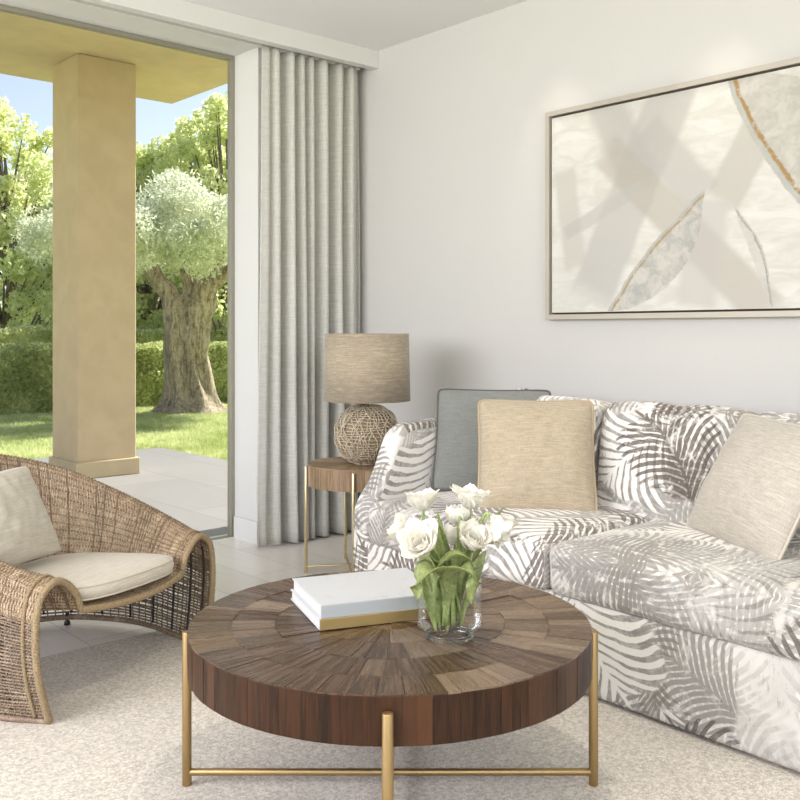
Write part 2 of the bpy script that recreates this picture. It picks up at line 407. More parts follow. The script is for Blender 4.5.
def mat_glass(name, tint=(1, 1, 1), refl=.06):
    g = G(name); g.nt.nodes.remove(g.b)
    t = g.node('ShaderNodeBsdfTransparent'); t.inputs[0].default_value = (*tint, 1)
    gl = g.node('ShaderNodeBsdfGlossy'); gl.inputs['Roughness'].default_value = .02
    fr = g.node('ShaderNodeLayerWeight'); fr.inputs[0].default_value = .25
    f = g.M('MULTIPLY', fr.outputs['Fresnel'], refl * 8, clamp=True)
    mx = g.node('ShaderNodeMixShader'); g.link(f, mx.inputs[0]); g.link(t.outputs[0], mx.inputs[1]); g.link(gl.outputs[0], mx.inputs[2])
    g.link(mx.outputs[0], g.out.inputs[0]); return g.m
M_PANE = mat_glass('window_glass', (.985, .99, .985), .03)
M_VASE = mat_glass('vase_glass', (.97, .98, .975), .05)
M_WATER = mat_glass('vase_water', (.95, .97, .95), .05)

M_THICK = mat_glass('thick_glass', (.95, .97, .96), .10)
def mat_painting():
    g = G('abstract_painting')
    def wp(px, py):
        r = (px - 400) / 950; d = 3.42 / (.667 + .745 * r)
        return (2.83 - d * (.745 - .667 * r), CAM_H + (332 - py) / 950 * d - 1.177)
    u, v, _ = g.sep(g.uv)
    wob = g.V('SUBTRACT', g.noise(g.uv, 6, 3, .6, 0, True), (.5, .5, .5)); q = g.V('ADD', g.uv, g.V('SCALE', wob, scale=.03))
    fine = g.V('ADD', q, g.V('SCALE', g.V('SUBTRACT', g.noise(g.uv, 60, 3, .7, 0, True), (.5, .5, .5)), scale=.012))
    def axes(A, B, vec):
        a, b = wp(*A), wp(*B); dx, dy = b[0] - a[0], b[1] - a[1]; L = math.hypot(dx, dy)
        p = g.V('SUBTRACT', vec, (a[0], a[1], 0))
        return g.M('DIVIDE', g.V('DOT_PRODUCT', p, (dx / L, dy / L, 0)), L), g.V('DOT_PRODUCT', p, (-dy / L, dx / L, 0)), L
    strokes = g.noise(g.scale(g.uv, 3, 9), 1.6, 5, .65, 1)
    c = g.mix(g.sm(strokes, .3, .7), srgb(194, 191, 182), srgb(210, 208, 201))
    def band(A, B, hw, colr, amt, soft=.5):
        nonlocal c
        t, n, L = axes(A, B, q)
        m_ = g.M('MULTIPLY', g.sm(g.M('ABSOLUTE', n), hw, hw * soft), g.M('MULTIPLY', g.sm(t, -.03, .05), g.sm(t, 1.03, .92)))
        m_ = g.M('MULTIPLY', m_, g.sm(strokes, .2, .8, amt * .6, amt))
        c = g.mix(m_, c, colr)
    band((598, 100), (640, 190), .12, srgb(164, 161, 155), .78)
    band((672, 80), (585, 300), .13, srgb(168, 164, 159), .78, .7)
    band((600, 150), (770, 320), .10, srgb(167, 159, 148), .78, .6)
    band((780, 80), (715, 205), .09, srgb(170, 164, 155), .78, .7)
    band((560, 170), (572, 270), .08, srgb(178, 174, 165), .78)
    band((705, 200), (690, 310), .12, srgb(178, 172, 167), .78, .5)
    band((640, 130), (700, 200), .10, srgb(168, 165, 159), .78, .6)
    band((560, 235), (640, 185), .04, srgb(172, 169, 164), .78, .6)
    def leaf(A, B, bl, br, fill, edge, amt, side=1, gold=.012):
        nonlocal c
        t, n, L = axes(A, B, fine)
        par = g.M('MULTIPLY', g.M('MULTIPLY', t, g.M('SUBTRACT', 1, t)), 4)
        inr = g.M('MULTIPLY', g.sm(t, 0, .02), g.sm(t, 1, .98))
        e1 = g.M('ADD', n, g.M('MULTIPLY', par, bl)); e2 = g.M('SUBTRACT', g.M('MULTIPLY', par, br), n)
        m_ = g.M('MULTIPLY', g.M('MULTIPLY', g.sm(e1, -.002, .006), g.sm(e2, -.002, .006)), inr)
        inner = g.mix(g.sm(g.noise(g.uv, 14, 4, .7, .6), .35, .65), fill, srgb(189, 185, 176))
        c = g.mix(g.M('MULTIPLY', m_, amt), c, inner)
        ed = e2 if side > 0 else e1
        band_ = g.M('MULTIPLY', g.M('MULTIPLY', g.sm(ed, gold * 3.2, gold * 2.0), m_), .6)
        c = g.mix(band_, c, srgb(161, 163, 157))
        gm = g.M('MULTIPLY', g.M('MULTIPLY', g.sm(g.M('ABSOLUTE', g.M('SUBTRACT', ed, gold * 2.6)), gold, gold * .3), m_), g.sm(g.noise(g.uv, 26, 4, .7), .34, .52))
        c = g.mix(gm, c, edge)
    leaf((602, 312), (700, 190), .15, .03, srgb(157, 156, 151), srgb(161, 139, 96), .9, 1, .007)
    leaf((722, 80), (822, 232), .05, .28, srgb(169, 165, 154), srgb(154, 124, 77), .9, -1, .012)
    leaf((728, 205), (766, 312), .003, .05, srgb(176, 174, 166), srgb(147, 143, 136), .7, 1, .004)
    g.bump(strokes, .2, .002)
    return g.set(c, .75)
M_PAINT = mat_painting()

# ------------------------------------------------------------------ room
WX, WY, GY = 3.45, 4.25, 4.50
CZ = 2.69
struct(box('floor', (-3.2, -2.6, -.1), (WX + .2, GY + .06, 0), M_FLOOR))
struct(box('ceiling', (-3.2, -2.6, CZ), (WX + .2, GY + .06, CZ + .2), M_CEIL))
struct(box('wall_right', (WX, -2.6, 0), (WX + .2, GY + .3, CZ), M_WALL))
struct(box('wall_window_side', (2.797, WY, 0), (WX, GY + .03, CZ), M_WHITE))
struct(box('wall_window_header', (-3.2, WY, 2.63), (2.797, GY + .03, CZ), M_WHITE))
struct(box('trim_1', (-3.2, 4.03, 2.592), (WX, 4.09, CZ), M_WHITE, bevel=.003))       # curtain pelmet
bs = bmesh.new(); add_box(bs, (2.781, WY - .014, 0), (WX, WY - .001, .115)); add_box(bs, (2.783, WY - .014, 0), (2.796, GY - .03, .115))
struct(obj('baseboard_window_side', bs, M_WHITE, smooth=False))
struct(box('baseboard_right', (WX - .014, -2.6, 0), (WX - .001, WY - .02, .1), M_WHITE, bevel=.002))
# sliding window
wf = bmesh.new()
add_box(wf, (2.775, GY - .02, .0), (2.796, GY + .02, 2.629)); add_box(wf, (-3.2, GY - .02, 2.608), (2.775, GY + .02, 2.629)); add_box(wf, (-3.2, GY - .02, -.02), (2.775, GY + .02, .004))
win = struct(obj('window_1', wf, M_FRAME, smooth=False))
box('glass_pane', (-3.15, GY - .004, .004), (2.775, GY + .004, 2.608), M_PANE, win)
struct(box('rug_underfloor_patio', (-6, GY + .06, -.12), (4.43, 8.45, -.005), M_PATIO)).name = 'patio_floor'
struct(box('porch_ceiling', (-6, GY + .3, 3.25), (4.33, 8.03, 3.55), M_STONE))
struct(box('facade_wall', (-6, GY + .06, CZ + .2), (4.43, GY + .3, 3.6), M_STONE))
struct(box('facade_side_wall', (2.83, GY + .03, -.05), (4.43, GY + .06, 3.25), M_STONE))
colm = thing('porch_column', 'sandy rendered square column standing on the patio outside the window', 'column', (3.24, 7.28, -.005))
box('shaft', (-.24, -.25, .0), (.24, .25, 3.255), M_STONE, colm, .012)
box('plinth', (-.262, -.272, 0), (.262, .272, .13), M_PLINTH, colm, .008)
# lawn
lb = bmesh.new(); bmesh.ops.create_grid(lb, x_segments=2, y_segments=2, size=60); lawn = struct(obj('lawn', lb, M_LAWN)); lawn.location = (0, 20, -.03)
V_, F_ = [], []
for i in range(70000):
    r = random.uniform(-.44, -.15); d = random.uniform(8.2, 15) ; x = d * (.745 * r + .667); y = d * (.745 - .667 * r)
    if (x < 4.45 and y < 8.47) or y > 13.2 or x<1.5: continue
    h = random.uniform(.02, .055); a = random.uniform(0, PI); s_ = .006; dx, dy = math.cos(a) * s_, math.sin(a) * s_; lx, ly = random.uniform(-.03, .03), random.uniform(-.03, .03)
    b = len(V_); V_ += [(x - dx, y - dy, -.03), (x + dx, y + dy, -.03), (x + lx, y + ly, -.03 + h)]; F_.append((b, b + 1, b + 2))
gr = obj('grass', mesh('grass', V_, F_), M_GRASS, smooth=False); gr['kind'] = 'stuff'; tag(gr, 'short sunlit lawn grass beyond the patio edge', 'grass')

# ------------------------------------------------------------------ garden
def leaves(V_, F_, pos, s, L=1.7):
    n = Vector((random.gauss(0, 1), random.gauss(0, 1), random.gauss(0, 1))).normalized(); t = n.orthogonal().normalized()
    t.rotate(Matrix.Rotation(random.uniform(0, 2 * PI), 3, n)); u = n.cross(t); b = len(V_)
    V_ += [pos - t * s * L * .5, pos + u * s * .5 + n * s * .1, pos + t * s * L * .5, pos - u * s * .5 + n * s * .1]; F_.append((b, b + 1, b + 2, b + 3))
def tree(name, label, x, y, h, blobs, nleaf, ls, mat, lean=0, group='trees beyond the hedge', trunk_r=.09):
    t = thing(name, label, 'tree', (x, y, -.03), 0, group)
    V_, F_ = [], []; tops = []
    pts = [Vector((0, 0, 0))]
    for i in range(1, 8): pts.append(Vector((lean * i / 7 + random.uniform(-.08, .08), random.uniform(-.08, .08), h * .85 * i / 7)))
    tube(V_, F_, pts, [trunk_r * (1 - i * .11) for i in range(8)], 8)
    B = []
    for k in range(int(blobs * 1.7)):
        z = h * random.uniform(.2, .97); w_ = (1 - abs(z / h - .5) * 1.1) * h * .27
        a = random.uniform(0, 2 * PI); rr = w_ * random.uniform(.2, 1)
        c = Vector((lean * z / h + rr * math.cos(a), rr * math.sin(a), z)); B.append((c, random.uniform(.10, .34)))
        s0 = pts[min(7, max(1, int(z / h * 7 * .8)))]
        tube(V_, F_, [s0, s0.lerp(c, .5) + Vector((0, 0, -.1)), c], [trunk_r * .35, trunk_r * .25, .008], 5)
    obj('trunk', mesh('trunk', V_, F_), M_BARK2, t)
    V_, F_ = [], []
    for i in range(nleaf):
        c, r = random.choice(B); v = Vector((random.gauss(0, 1), random.gauss(0, 1), random.gauss(0, 1))).normalized() * r * random.random() ** .4
        leaves(V_, F_, c + v * Vector((1, 1, 1.2)), ls * .85 * random.uniform(.7, 1.3))
    obj('crown', mesh('crown', V_, F_), mat, t, smooth=False)
    return t
def at(px, d): r = (px - 400) / 950; return d * (.745 * r + .667), d * (.745 - .667 * r)
x, y = at(8, 17.5); tree('leafy_tree', 'bright green airy tree behind the hedge at the far left', x, y, 5.3, 46, 13000, .07, M_LEAFA)
x, y = at(38, 20); tree('leafy_tree', 'greyish green slim tree behind the hedge, just left of the column', x, y, 4.6, 44, 12000, .08, M_LEAFB)
x, y = at(-45, 19); tree('leafy_tree', 'fresh green tree at the far left edge beyond the hedge', x, y, 6, 44, 9000, .09, M_LEAFA)
x, y = at(150, 18.5); tree('leafy_tree', 'yellow green tree rising behind the olive tree, beside the column', x, y, 4.9, 46, 14000, .075, M_LEAFA)
x, y = at(192, 19.5); tree('leafy_tree', 'tall green tree directly behind the olive trunk', x, y, 6.0, 50, 15000, .08, M_LEAFA)
x, y = at(226, 18.2); tree('leafy_tree', 'tall leafy tree behind the olive, beside the window jamb', x, y, 5.7, 50, 14000, .075, M_LEAFA)
x, y = at(95, 19); tree('leafy_tree', 'leafy tree mostly hidden behind the column', x, y, 4.6, 40, 9000, .09, M_LEAFB)
x, y = at(270, 20); tree('leafy_tree', 'leafy tree beyond the hedge, furthest right and largely cut off by the window jamb', x, y, 5.6, 40, 8000, .09, M_LEAFA)
def hedge(name, label, x0, x1, y0, y1, h, n):
    t = thing(name, label, 'hedge', ((x0 + x1) / 2, y0, -.03), 0, 'clipped hedges behind the lawn')
    hx = (x1 - x0) / 2
    bm = bmesh.new(); add_box(bm, (-hx, .08, 0), (hx, y1 - y0 - .08, h - .07)); obj('hedge_core', bm, M_HEDGE, t, smooth=False)
    V_, F_ = [], []
    for i in range(n):
        x = random.uniform(-hx, hx)
        if random.random() < .62: p = Vector((x, random.uniform(-.03, .10) , random.uniform(0, h)))
        else: p = Vector((x, random.uniform(0, y1 - y0), h + random.uniform(-.08, .04)))
        k = noise.noise(p * 2.2 + Vector((t.location.x, 0, 0))) * .07; p.y -= k; p.z += k if p.z > h * .8 else 0
        leaves(V_, F_, p, .035 * random.uniform(.7, 1.4), 1.5)
    obj('foliage', mesh('foliage', V_, F_), M_HEDGE, t, smooth=False)
hedge('clipped_hedge', 'low clipped green hedge along the far edge of the lawn', 2.5, 13.5, 13.3, 14.2, .92, 60000)
hedge('clipped_hedge', 'taller clipped hedge behind the low one, its top in sunlight', 2.5, 15.5, 15.2, 16.1, 1.18, 34000)
# olive tree
ox, oy = at(190, 13.5)
ol = thing('olive_tree', 'old olive tree with thick gnarled trunk on the lawn', 'tree', (ox, oy, -.03), math.radians(-41.8))
V_, F_ = [], []
NA, NZ = 72, 60
def trunk_r(a, z):
    base = .305 + .24 * math.exp(-z / .10) + .05 * math.exp(-z / .5) - .05 * z
    fl = noise.noise(Vector((math.cos(a) * 2.1, math.sin(a) * 2.1, z * .55))) * .10 + noise.noise(Vector((math.cos(a) * 5, math.sin(a) * 5, z * 1.1 + 9))) * .05
    kn = noise.noise(Vector((math.cos(a) * 1.6, math.sin(a) * 1.6, z * 2.2 + 4))) * .10 * min(1, z)
    return base + fl + kn + .035 * math.sin(7 * a + z * 1.5)
for i in range(NZ + 1):
    z = 1.72 * i / NZ
    for k in range(NA):
        a = 2 * PI * k / NA; r = trunk_r(a, z) * (1 if i < NZ - 3 else (NZ - i) / 4 + .001)
        V_.append((r * math.cos(a) - .10 * math.sin(z*1.3), r * math.sin(a) * .8, z))
for i in range(NZ):
    for k in range(NA): F_.append((i * NA + k, i * NA + (k + 1) % NA, (i + 1) * NA + (k + 1) % NA, (i + 1) * NA + k))
def limb(pts, rs):
    P = [Vector(p) for p in pts]; n = 26; Q = [cr(P, (len(P) - 1) * i / n) for i in range(n + 1)]
    R_ = [cr([Vector((r, 0, 0)) for r in rs], (len(rs) - 1) * i / n).x * (1 + .18 * noise.noise(Q[i] * 3)) for i in range(n + 1)]
    b0 = len(V_); tube(V_, F_, Q, R_, 14)
    for j in range(b0, len(V_)): V_[j] = V_[j] + noise.noise_vector(Vector(V_[j]) * 4.5) * .045
limb([(-.1, 0, 1.0), (-.28, 0, 1.65), (-.55, .05, 2.0), (-.85, .1, 2.5), (-1.0, 0, 3.0)], [.22, .15, .12, .09, .05])
limb([(-.02, 0, .9), (.2, -.02, 1.7), (.5, -.1, 1.95), (.95, -.15, 2.25), (1.5, -.1, 2.7)], [.22, .15, .115, .10, .06])
limb([(.0, .1, 1.3), (-.02, .1, 1.8), (-.1, .2, 2.3), (.1, .3, 3.0)], [.2, .12, .08, .05])
limb([(.05, .05, .7), (.16, .03, 1.2), (.28, .1, 1.7), (.45, .2, 2.5)], [.16, .13, .10, .04])
obj('trunk', mesh('trunk', V_, F_), M_BARK, ol)
V_, F_ = [], []
B = []
for k in range(210):
    a = random.uniform(0, 2 * PI); rr = 2.2 * random.random() ** .5
    B.append((Vector((rr * math.cos(a), rr * math.sin(a) * .8, random.uniform(1.95 + .22 * max(0, rr - .3), 3.55 - rr * .45))), random.uniform(.14, .34)))
for i in range(70000):
    c, r = random.choice(B); v = Vector((random.gauss(0, 1), random.gauss(0, 1), random.gauss(0, 1))).normalized() * r * random.random() ** .4
    leaves(V_, F_, c + v, .022 * random.uniform(.7, 1.4), 3.4)
obj('crown', mesh('crown', V_, F_), M_OLIVE, ol, smooth=False)

# ------------------------------------------------------------------ rug
rg = bmesh.new(); add_box(rg, (-1.6, -1.6, .0005), (2.95, 3.24, .008)); bmesh.ops.bevel(rg, geom=rg.edges[:], offset=.004, segments=2, affect='EDGES')
tag(obj('area_rug', rg, M_RUG, smooth=False), 'large textured beige grey rug under the coffee table', 'rug')
RZ = .008

# ------------------------------------------------------------------ curtain
def curtain():
    NX, NZc = 420, 40; x0, x1 = 2.735, 3.435; P = []
    for i in range(NX + 1):
        u = i / NX; row = []
        for j in range(NZc + 1):
            v = j / NZc; z = .012 + v * 2.60
            w_ = u ** .82 + .035 * math.sin(u * 13 + 1) * u * (1 - u) * 4 * .7
            ph = w_ * 8.5 * 2 * PI + .5 * math.sin(w_ * 11) + 1.1 * noise.noise(Vector((u * 7, v * .9, 0)))
            amp = (.044 + .020 * noise.noise(Vector((u * 9, v * .8, 7))) + .006 * math.sin(w_ * 17 + 1)) * (1.2 - .35 * v)
            s_ = math.sin(ph); s_ = s_ + .35 * math.sin(2 * ph + 4 * u) 
            yy = 4.172 + amp * s_ * min(1, u * 9 + .25)
            xx = x0 + (x1 - x0) * u + .013 * math.cos(ph * 1.0) + .01 * (1 - v) * noise.noise(Vector((u * 4, v * 2, 5)))
            if u < .14:   # flatter leading edge that turns towards the room
                f = 1 - u / .14; yy = yy * (1 - f) + (4.11 + .03 * f * f) * f; xx -= .030 * f * (1 - v) ** 2 - .012 * f * v
            if v < .10: yy += -.018 * (1 - v / .10) * (.6 + .5 * math.sin(ph))
            row.append(Vector((xx, yy, z)))
        P.append(row)
    me = grid_mesh('curtain', P, lambda i, j: (i / NX * 1.9, j / NZc * 2.6))
    o = obj('curtain', me, M_CURT); m_ = o.modifiers.new('thickness', 'SOLIDIFY'); m_.thickness = .004
    return o
cu = thing('window_curtain', 'pleated grey green linen curtain hanging beside the window', 'curtain', (3.05, 4.16, 0))
c_ = curtain(); c_.name = 'drape'; c_.location = (-3.05, -4.16, 0); c_.parent = cu
box('curtain_track', (-6.2, -.015, 2.60), (.36, .015, 2.628), M_WHITE, cu)

# ------------------------------------------------------------------ picture
pic = thing('framed_painting', 'large abstract painting of pale leaves in a thin champagne frame', 'painting', (WX, 2.005, 1.177))
W2, PH = .80, .95
bm = bmesh.new()
for lo, hi in (((-.045, -W2, 0), (-.002, W2, .022)), ((-.045, -W2, PH - .022), (-.002, W2, PH)), ((-.045, W2 - .022, .022), (-.002, W2, PH - .022)), ((-.045, -W2, .022), (-.002, -W2 + .022, PH - .022))): add_box(bm, lo, hi)
obj('frame', bm, mat_plain('champagne_frame', srgb(180, 172, 160), .4, .2), pic, smooth=False)
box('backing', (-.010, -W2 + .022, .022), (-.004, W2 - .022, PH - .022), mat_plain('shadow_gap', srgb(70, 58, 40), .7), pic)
yz = (W2 - .031, .031, PH - .031)
vs = [(-.034, yz[0], yz[1]), (-.034, -yz[0], yz[1]), (-.034, -yz[0], yz[2]), (-.034, yz[0], yz[2])]
vs += [(-.010, v[1], v[2]) for v in vs]
fs = [(0, 1, 2, 3), (4, 7, 6, 5), (0, 4, 5, 1), (1, 5, 6, 2), (2, 6, 7, 3), (3, 7, 4, 0)]
uvs = [(W2 - vs[i][1], vs[i][2]) for f in fs for i in f]
obj('canvas', mesh('canvas', vs, fs, uvs), M_PAINT, pic, smooth=False)

# ------------------------------------------------------------------ soft bodies
def soft_box(sx, sy, sz, r, bulge_top=0, bulge_bot=0, bulge_side=0, seed=0, wr=.004, n=26):
    bm = bmesh.new(); bmesh.ops.create_cube(bm, size=2)
    bmesh.ops.subdivide_edges(bm, edges=bm.edges[:], cuts=n, use_grid_fill=True)
    uvl = bm.loops.layers.uv.new('uv'); hx, hy, hz = sx / 2, sy / 2, sz / 2
    for f in bm.faces:
        nn = f.normal; a = max(range(3), key=lambda i: abs(nn[i])); sg = 1 if nn[a] > 0 else -1
        for l in f.loops:
            c = l.vert.co; X_, Y_, Z_ = c.x * hx, c.y * hy, c.z * hz
            l[uvl].uv = {0: (Y_, Z_ + (0 if sg > 0 else 0)), 1: (X_ * sg, Z_), 2: (Y_, (-hx - X_) * -1 if False else X_ * -1 + (-hx if True else 0) + hz + hx * 0)}[a]
            l[uvl].uv[0] += seed * .731; l[uvl].uv[1] += seed * .417
    for v in bm.verts:
        c = v.co.copy()
        p = Vector((c.x * hx, c.y * hy, c.z * hz))
        q = Vector((max(-hx + r, min(hx - r, p.x)), max(-hy + r, min(hy - r, p.y)), max(-hz + r, min(hz - r, p.z))))
        d = p - q
        if d.length > 1e-6: p = q + d.normalized() * min(r, d.length if (abs(d.x) > 0) + (abs(d.y) > 0) + (abs(d.z) > 0) < 2 else r)
        k = (1 - c.x ** 4) * (1 - c.y ** 4); ks = (1 - c.z ** 2)
        if c.z > 0: p.z += bulge_top * k * c.z
        else: p.z += bulge_bot * k * c.z
        p.x += bulge_side * ks * c.x * (1 - c.y ** 4); p.y += bulge_side * ks * c.y * (1 - c.x ** 4)
        w_ = noise.noise(Vector((p.x * 5, p.y * 5, p.z * 5 + seed * 3.3))) + .5 * noise.noise(Vector((p.x * 13, p.y * 13, p.z * 9 + seed)))
        p += p.normalized() * w_ * wr
        v.co = p
    return bm
def frame_matrix(BL, BR, TL):
    BL, BR, TL = Vector(BL), Vector(BR), Vector(TL); x = (BR - BL).normalized(); z = TL - BL; z = (z - x * z.dot(x)).normalized(); y = z.cross(x)
    M_ = Matrix((x, y, z)).transposed().to_4x4(); return M_, (BR - BL).length, (TL - BL).length
def pillow(name, label, BL, BR, TL, T, mat, mpipe, cat='cushion', group=None, seed=1, sag=0.0):
    """BL/BR/TL corners of the pillow's mid plane"""
    Mx, W, H = frame_matrix(BL, BR, TL); ctr = Vector(BL) + Mx.to_3x3() @ Vector((W / 2, 0, H / 2))
    t = thing(name, label, cat, group=group); t.matrix_world = Matrix.Translation(ctr) @ Mx
    N = 40
    def P(u, v, s):
        x = u * W / 2 * (1 - .055 * (1 - v * v)); z = v * H / 2 * (1 - .045 * (1 - u * u))
        cc_ = 1 - .035 * (abs(u) * abs(v)) ** 5; x *= cc_; z *= cc_
        th = T / 2 * ((1 - abs(u) ** 2.6) * (1 - abs(v) ** 2.6)) ** .72
        th *= 1 + .10 * noise.noise(Vector((u * 1.7, v * 1.7, seed * 5 + s)))
        e = max(abs(u), abs(v)); wk = .006 * noise.noise(Vector((u * 5, v * 5, seed * 9 + s))) * min(1, (1 - e) * 5)
        z -= sag * (1 - u * u) * (v + 1) / 2
        return Vector((x, s * (th + wk), z))
    V_, F_, U = [], [], []
    for s in (-1, 1):
        b = len(V_)
        for i in range(N + 1):
            for j in range(N + 1): V_.append(P(-1 + 2 * i / N, -1 + 2 * j / N, s))
        for i in range(N):
            for j in range(N):
                q = [(i, j), (i + 1, j), (i + 1, j + 1), (i, j + 1)]
                if s > 0: q.reverse()
                F_.append(tuple(b + a_ * (N + 1) + c_ for a_, c_ in q)); U += [(a_ / N * W, c_ / N * H) for a_, c_ in q]
    me = mesh('cover', V_, F_, U); bm = bmesh.new(); bm.from_mesh(me); bmesh.ops.remove_doubles(bm, verts=bm.verts, dist=1e-4); bm.to_mesh(me); bm.free()
    cov = obj('cover', me, mat, t)
    E = [P(-1 + 2 * k / N, -1, 1) for k in range(N)] + [P(1, -1 + 2 * k / N, 1) for k in range(N)] + [P(1 - 2 * k / N, 1, 1) for k in range(N)] + [P(-1, 1 - 2 * k / N, 1) for k in range(N)]
    if mpipe:
        E = [Vector((p.x, 0, p.z)) for p in E]
        # round the corners of the piping
        for _ in range(3): E = [(E[k - 1] + E[k] * 2 + E[(k + 1) % len(E)]) / 4 for k in range(len(E))]
        tubes('piping', [(E, .0048)], mpipe, cov, 8, True)
    return t

# ------------------------------------------------------------------ sofa
SX0, SX1, SY1, SY0 = 2.38, 3.36, 2.93, .72
so = thing('sofa', 'three seat sofa upholstered in grey and white palm leaf print', 'sofa', (2.832, 1.825, RZ), math.radians(-2))
def sofa_part(name, bm, off):
    o = obj(name, bm, M_PALM, so); o.location = off; return o
OX, OY = 2.87, 1.825
# base rail
b = soft_box(SX1 - SX0 - .01, SY1 - SY0 - .02, .28, .012, seed=1, wr=.002, n=20); sofa_part('base', b, (0.0, 0, .15))
# arms: scooped profile extruded across the arm's thickness
def arm(yc, th, seed):
    pr = [(-.49, .012), (-.492, .30), (-.487, .40), (-.462, .455), (-.425, .50), (-.39, .56), (-.36, .63), (-.33, .69), (-.29, .722), (-.24, .735), (-.05, .745), (.2, .77), (.40, .80), (.46, .79), (.47, .012)]
    P = [Vector((a, 0, b_)) for a, b_ in pr]; Q = []
    for i in range((len(P) - 1) * 5 + 1): Q.append(cr(P, i / 5))
    Q[0] = P[0]
    r = .022; rows = []
    nrm = []
    for i, q in enumerate(Q):
        t = (Q[min(i + 1, len(Q) - 1)] - Q[max(i - 1, 0)]).normalized(); nrm.append(Vector((-t.z, 0, t.x)))
    prof = [(-th / 2, r * 1.0, 0)] + [(-th / 2 + r - r * math.cos(a * PI / 8), 0, r - r * math.sin(a * PI / 8)) for a in range(0, 5)] + [(th / 2 - r + r * math.sin(a * PI / 8), 0, r - r * math.cos(a * PI / 8)) for a in range(0, 5)]
    prof = prof[1:]
    dist = 0; V_, F_, U = [], [], []; n = len(prof); L = [0]
    for i in range(1, len(Q)): L.append(L[-1] + (Q[i] - Q[i - 1]).length)
    for i, q in enumerate(Q):
        for (yy, _, inset) in prof:
            bulge = .006 * (1 - (2 * yy / th) ** 2); V_.append(q - nrm[i] * (inset - bulge) + Vector((0, yy, 0)))
    for i in range(len(Q) - 1):
        for k in range(n - 1):
            F_.append((i * n + k, i * n + k + 1, (i + 1) * n + k + 1, (i + 1) * n + k))
            for (ii, kk) in ((i, k), (i, k + 1), (i + 1, k + 1), (i + 1, k)): U.append((prof[kk][0] + seed, L[ii]))
    # side faces as strips down to the base line
    for s_, k in ((-1, 0), (1, n - 1)):
        for i in range(len(Q) - 1):
            b0 = len(V_); a_, c_ = V_[i * n + k], V_[(i + 1) * n + k]
            m = 6
            for g_ in range(m + 1):
                f = g_ / m
                V_.append(Vector((a_.x, a_.y, a_.z * (1 - f) + .012 * f))); V_.append(Vector((c_.x, c_.y, c_.z * (1 - f) + .012 * f)))
            for g_ in range(m):
                q_ = (b0 + 2 * g_, b0 + 2 * g_ + 1, b0 + 2 * g_ + 3, b0 + 2 * g_ + 2)
                if s_ > 0: q_ = tuple(reversed(q_))
                F_.append(q_); U += [(V_[z_].x * 1.0 + seed * 2.3, V_[z_].z) for z_ in q_]
    me = mesh('arm', V_, F_, U); bm = bmesh.new(); bm.from_mesh(me); bmesh.ops.remove_doubles(bm, verts=bm.verts, dist=2e-4); bmesh.ops.recalc_face_normals(bm, faces=bm.faces)
    o = sofa_part('arm', bm, (0, yc - OY, 0)); return o
arm(SY1 - .05, .10, .37); arm(SY0 + .05, .10, .81)
b = soft_box(.16, SY1 - SY0 - .21, .80, .04, seed=5, wr=.002, n=20); sofa_part('backrest', b, (SX1 - .085 - OX, 0, .395))
# seat cushions
for k, (y0, y1) in enumerate(((1.912, SY1 - .095), (SY0 + .10, 1.908))):
    b = soft_box(.70, y1 - y0, .165, .038, .030, 0, .006, seed=7 + k * 3, wr=.007, n=34); o = sofa_part('seat_cushion', b, (SX0 - .008 + .35 - OX, (y0 + y1) / 2 - OY, .365 + RZ * 0))
# back cushions
for k, yc in enumerate((2.50, 1.89, 1.28, )):
    b = soft_box(.19, .60, .46, .05, .008, 0, .012, seed=17 + k * 5, wr=.010, n=34)
    o = sofa_part('back_cushion', b, (3.06 - OX, yc - OY, .612)); o.rotation_euler = (0, math.radians(9), 0)
box('foot', (-.43, -1.03, -.0), (-.39, -.99, .035), M_BLACKRUB, so); box('foot', (-.43, .99, -.0), (-.39, 1.03, .035), M_BLACKRUB, so)
box('foot', (.41, -1.03, -.0), (.45, -.99, .035), M_BLACKRUB, so); box('foot', (.41, .99, -.0), (.45, 1.03, .035), M_BLACKRUB, so)

# cushions
pillow('throw_cushion', 'slate grey linen cushion with dark piping in the sofa corner', (2.665, 2.79, .475), (2.945, 2.40, .475), (2.78, 2.87, .885), .13, M_GREYP, M_GREYPIPE, group='throw cushions on the sofa', seed=1)
pillow('throw_cushion', 'oatmeal beige square cushion leaning in front of the slate grey one', (2.505, 2.385, .460), (2.800, 2.06, .460), (2.64, 2.50, .865), .17, M_BEIGE, M_BEIGEPIPE, group='throw cushions on the sofa', seed=2)
pillow('throw_cushion', 'sand coloured cushion leaning at the right end of the sofa', (2.785, 1.71, .472), (2.535, 1.27, .455), (2.935, 1.55, .85), .17, M_BEIGE2, M_CREAM, group='throw cushions on the sofa', seed=3)

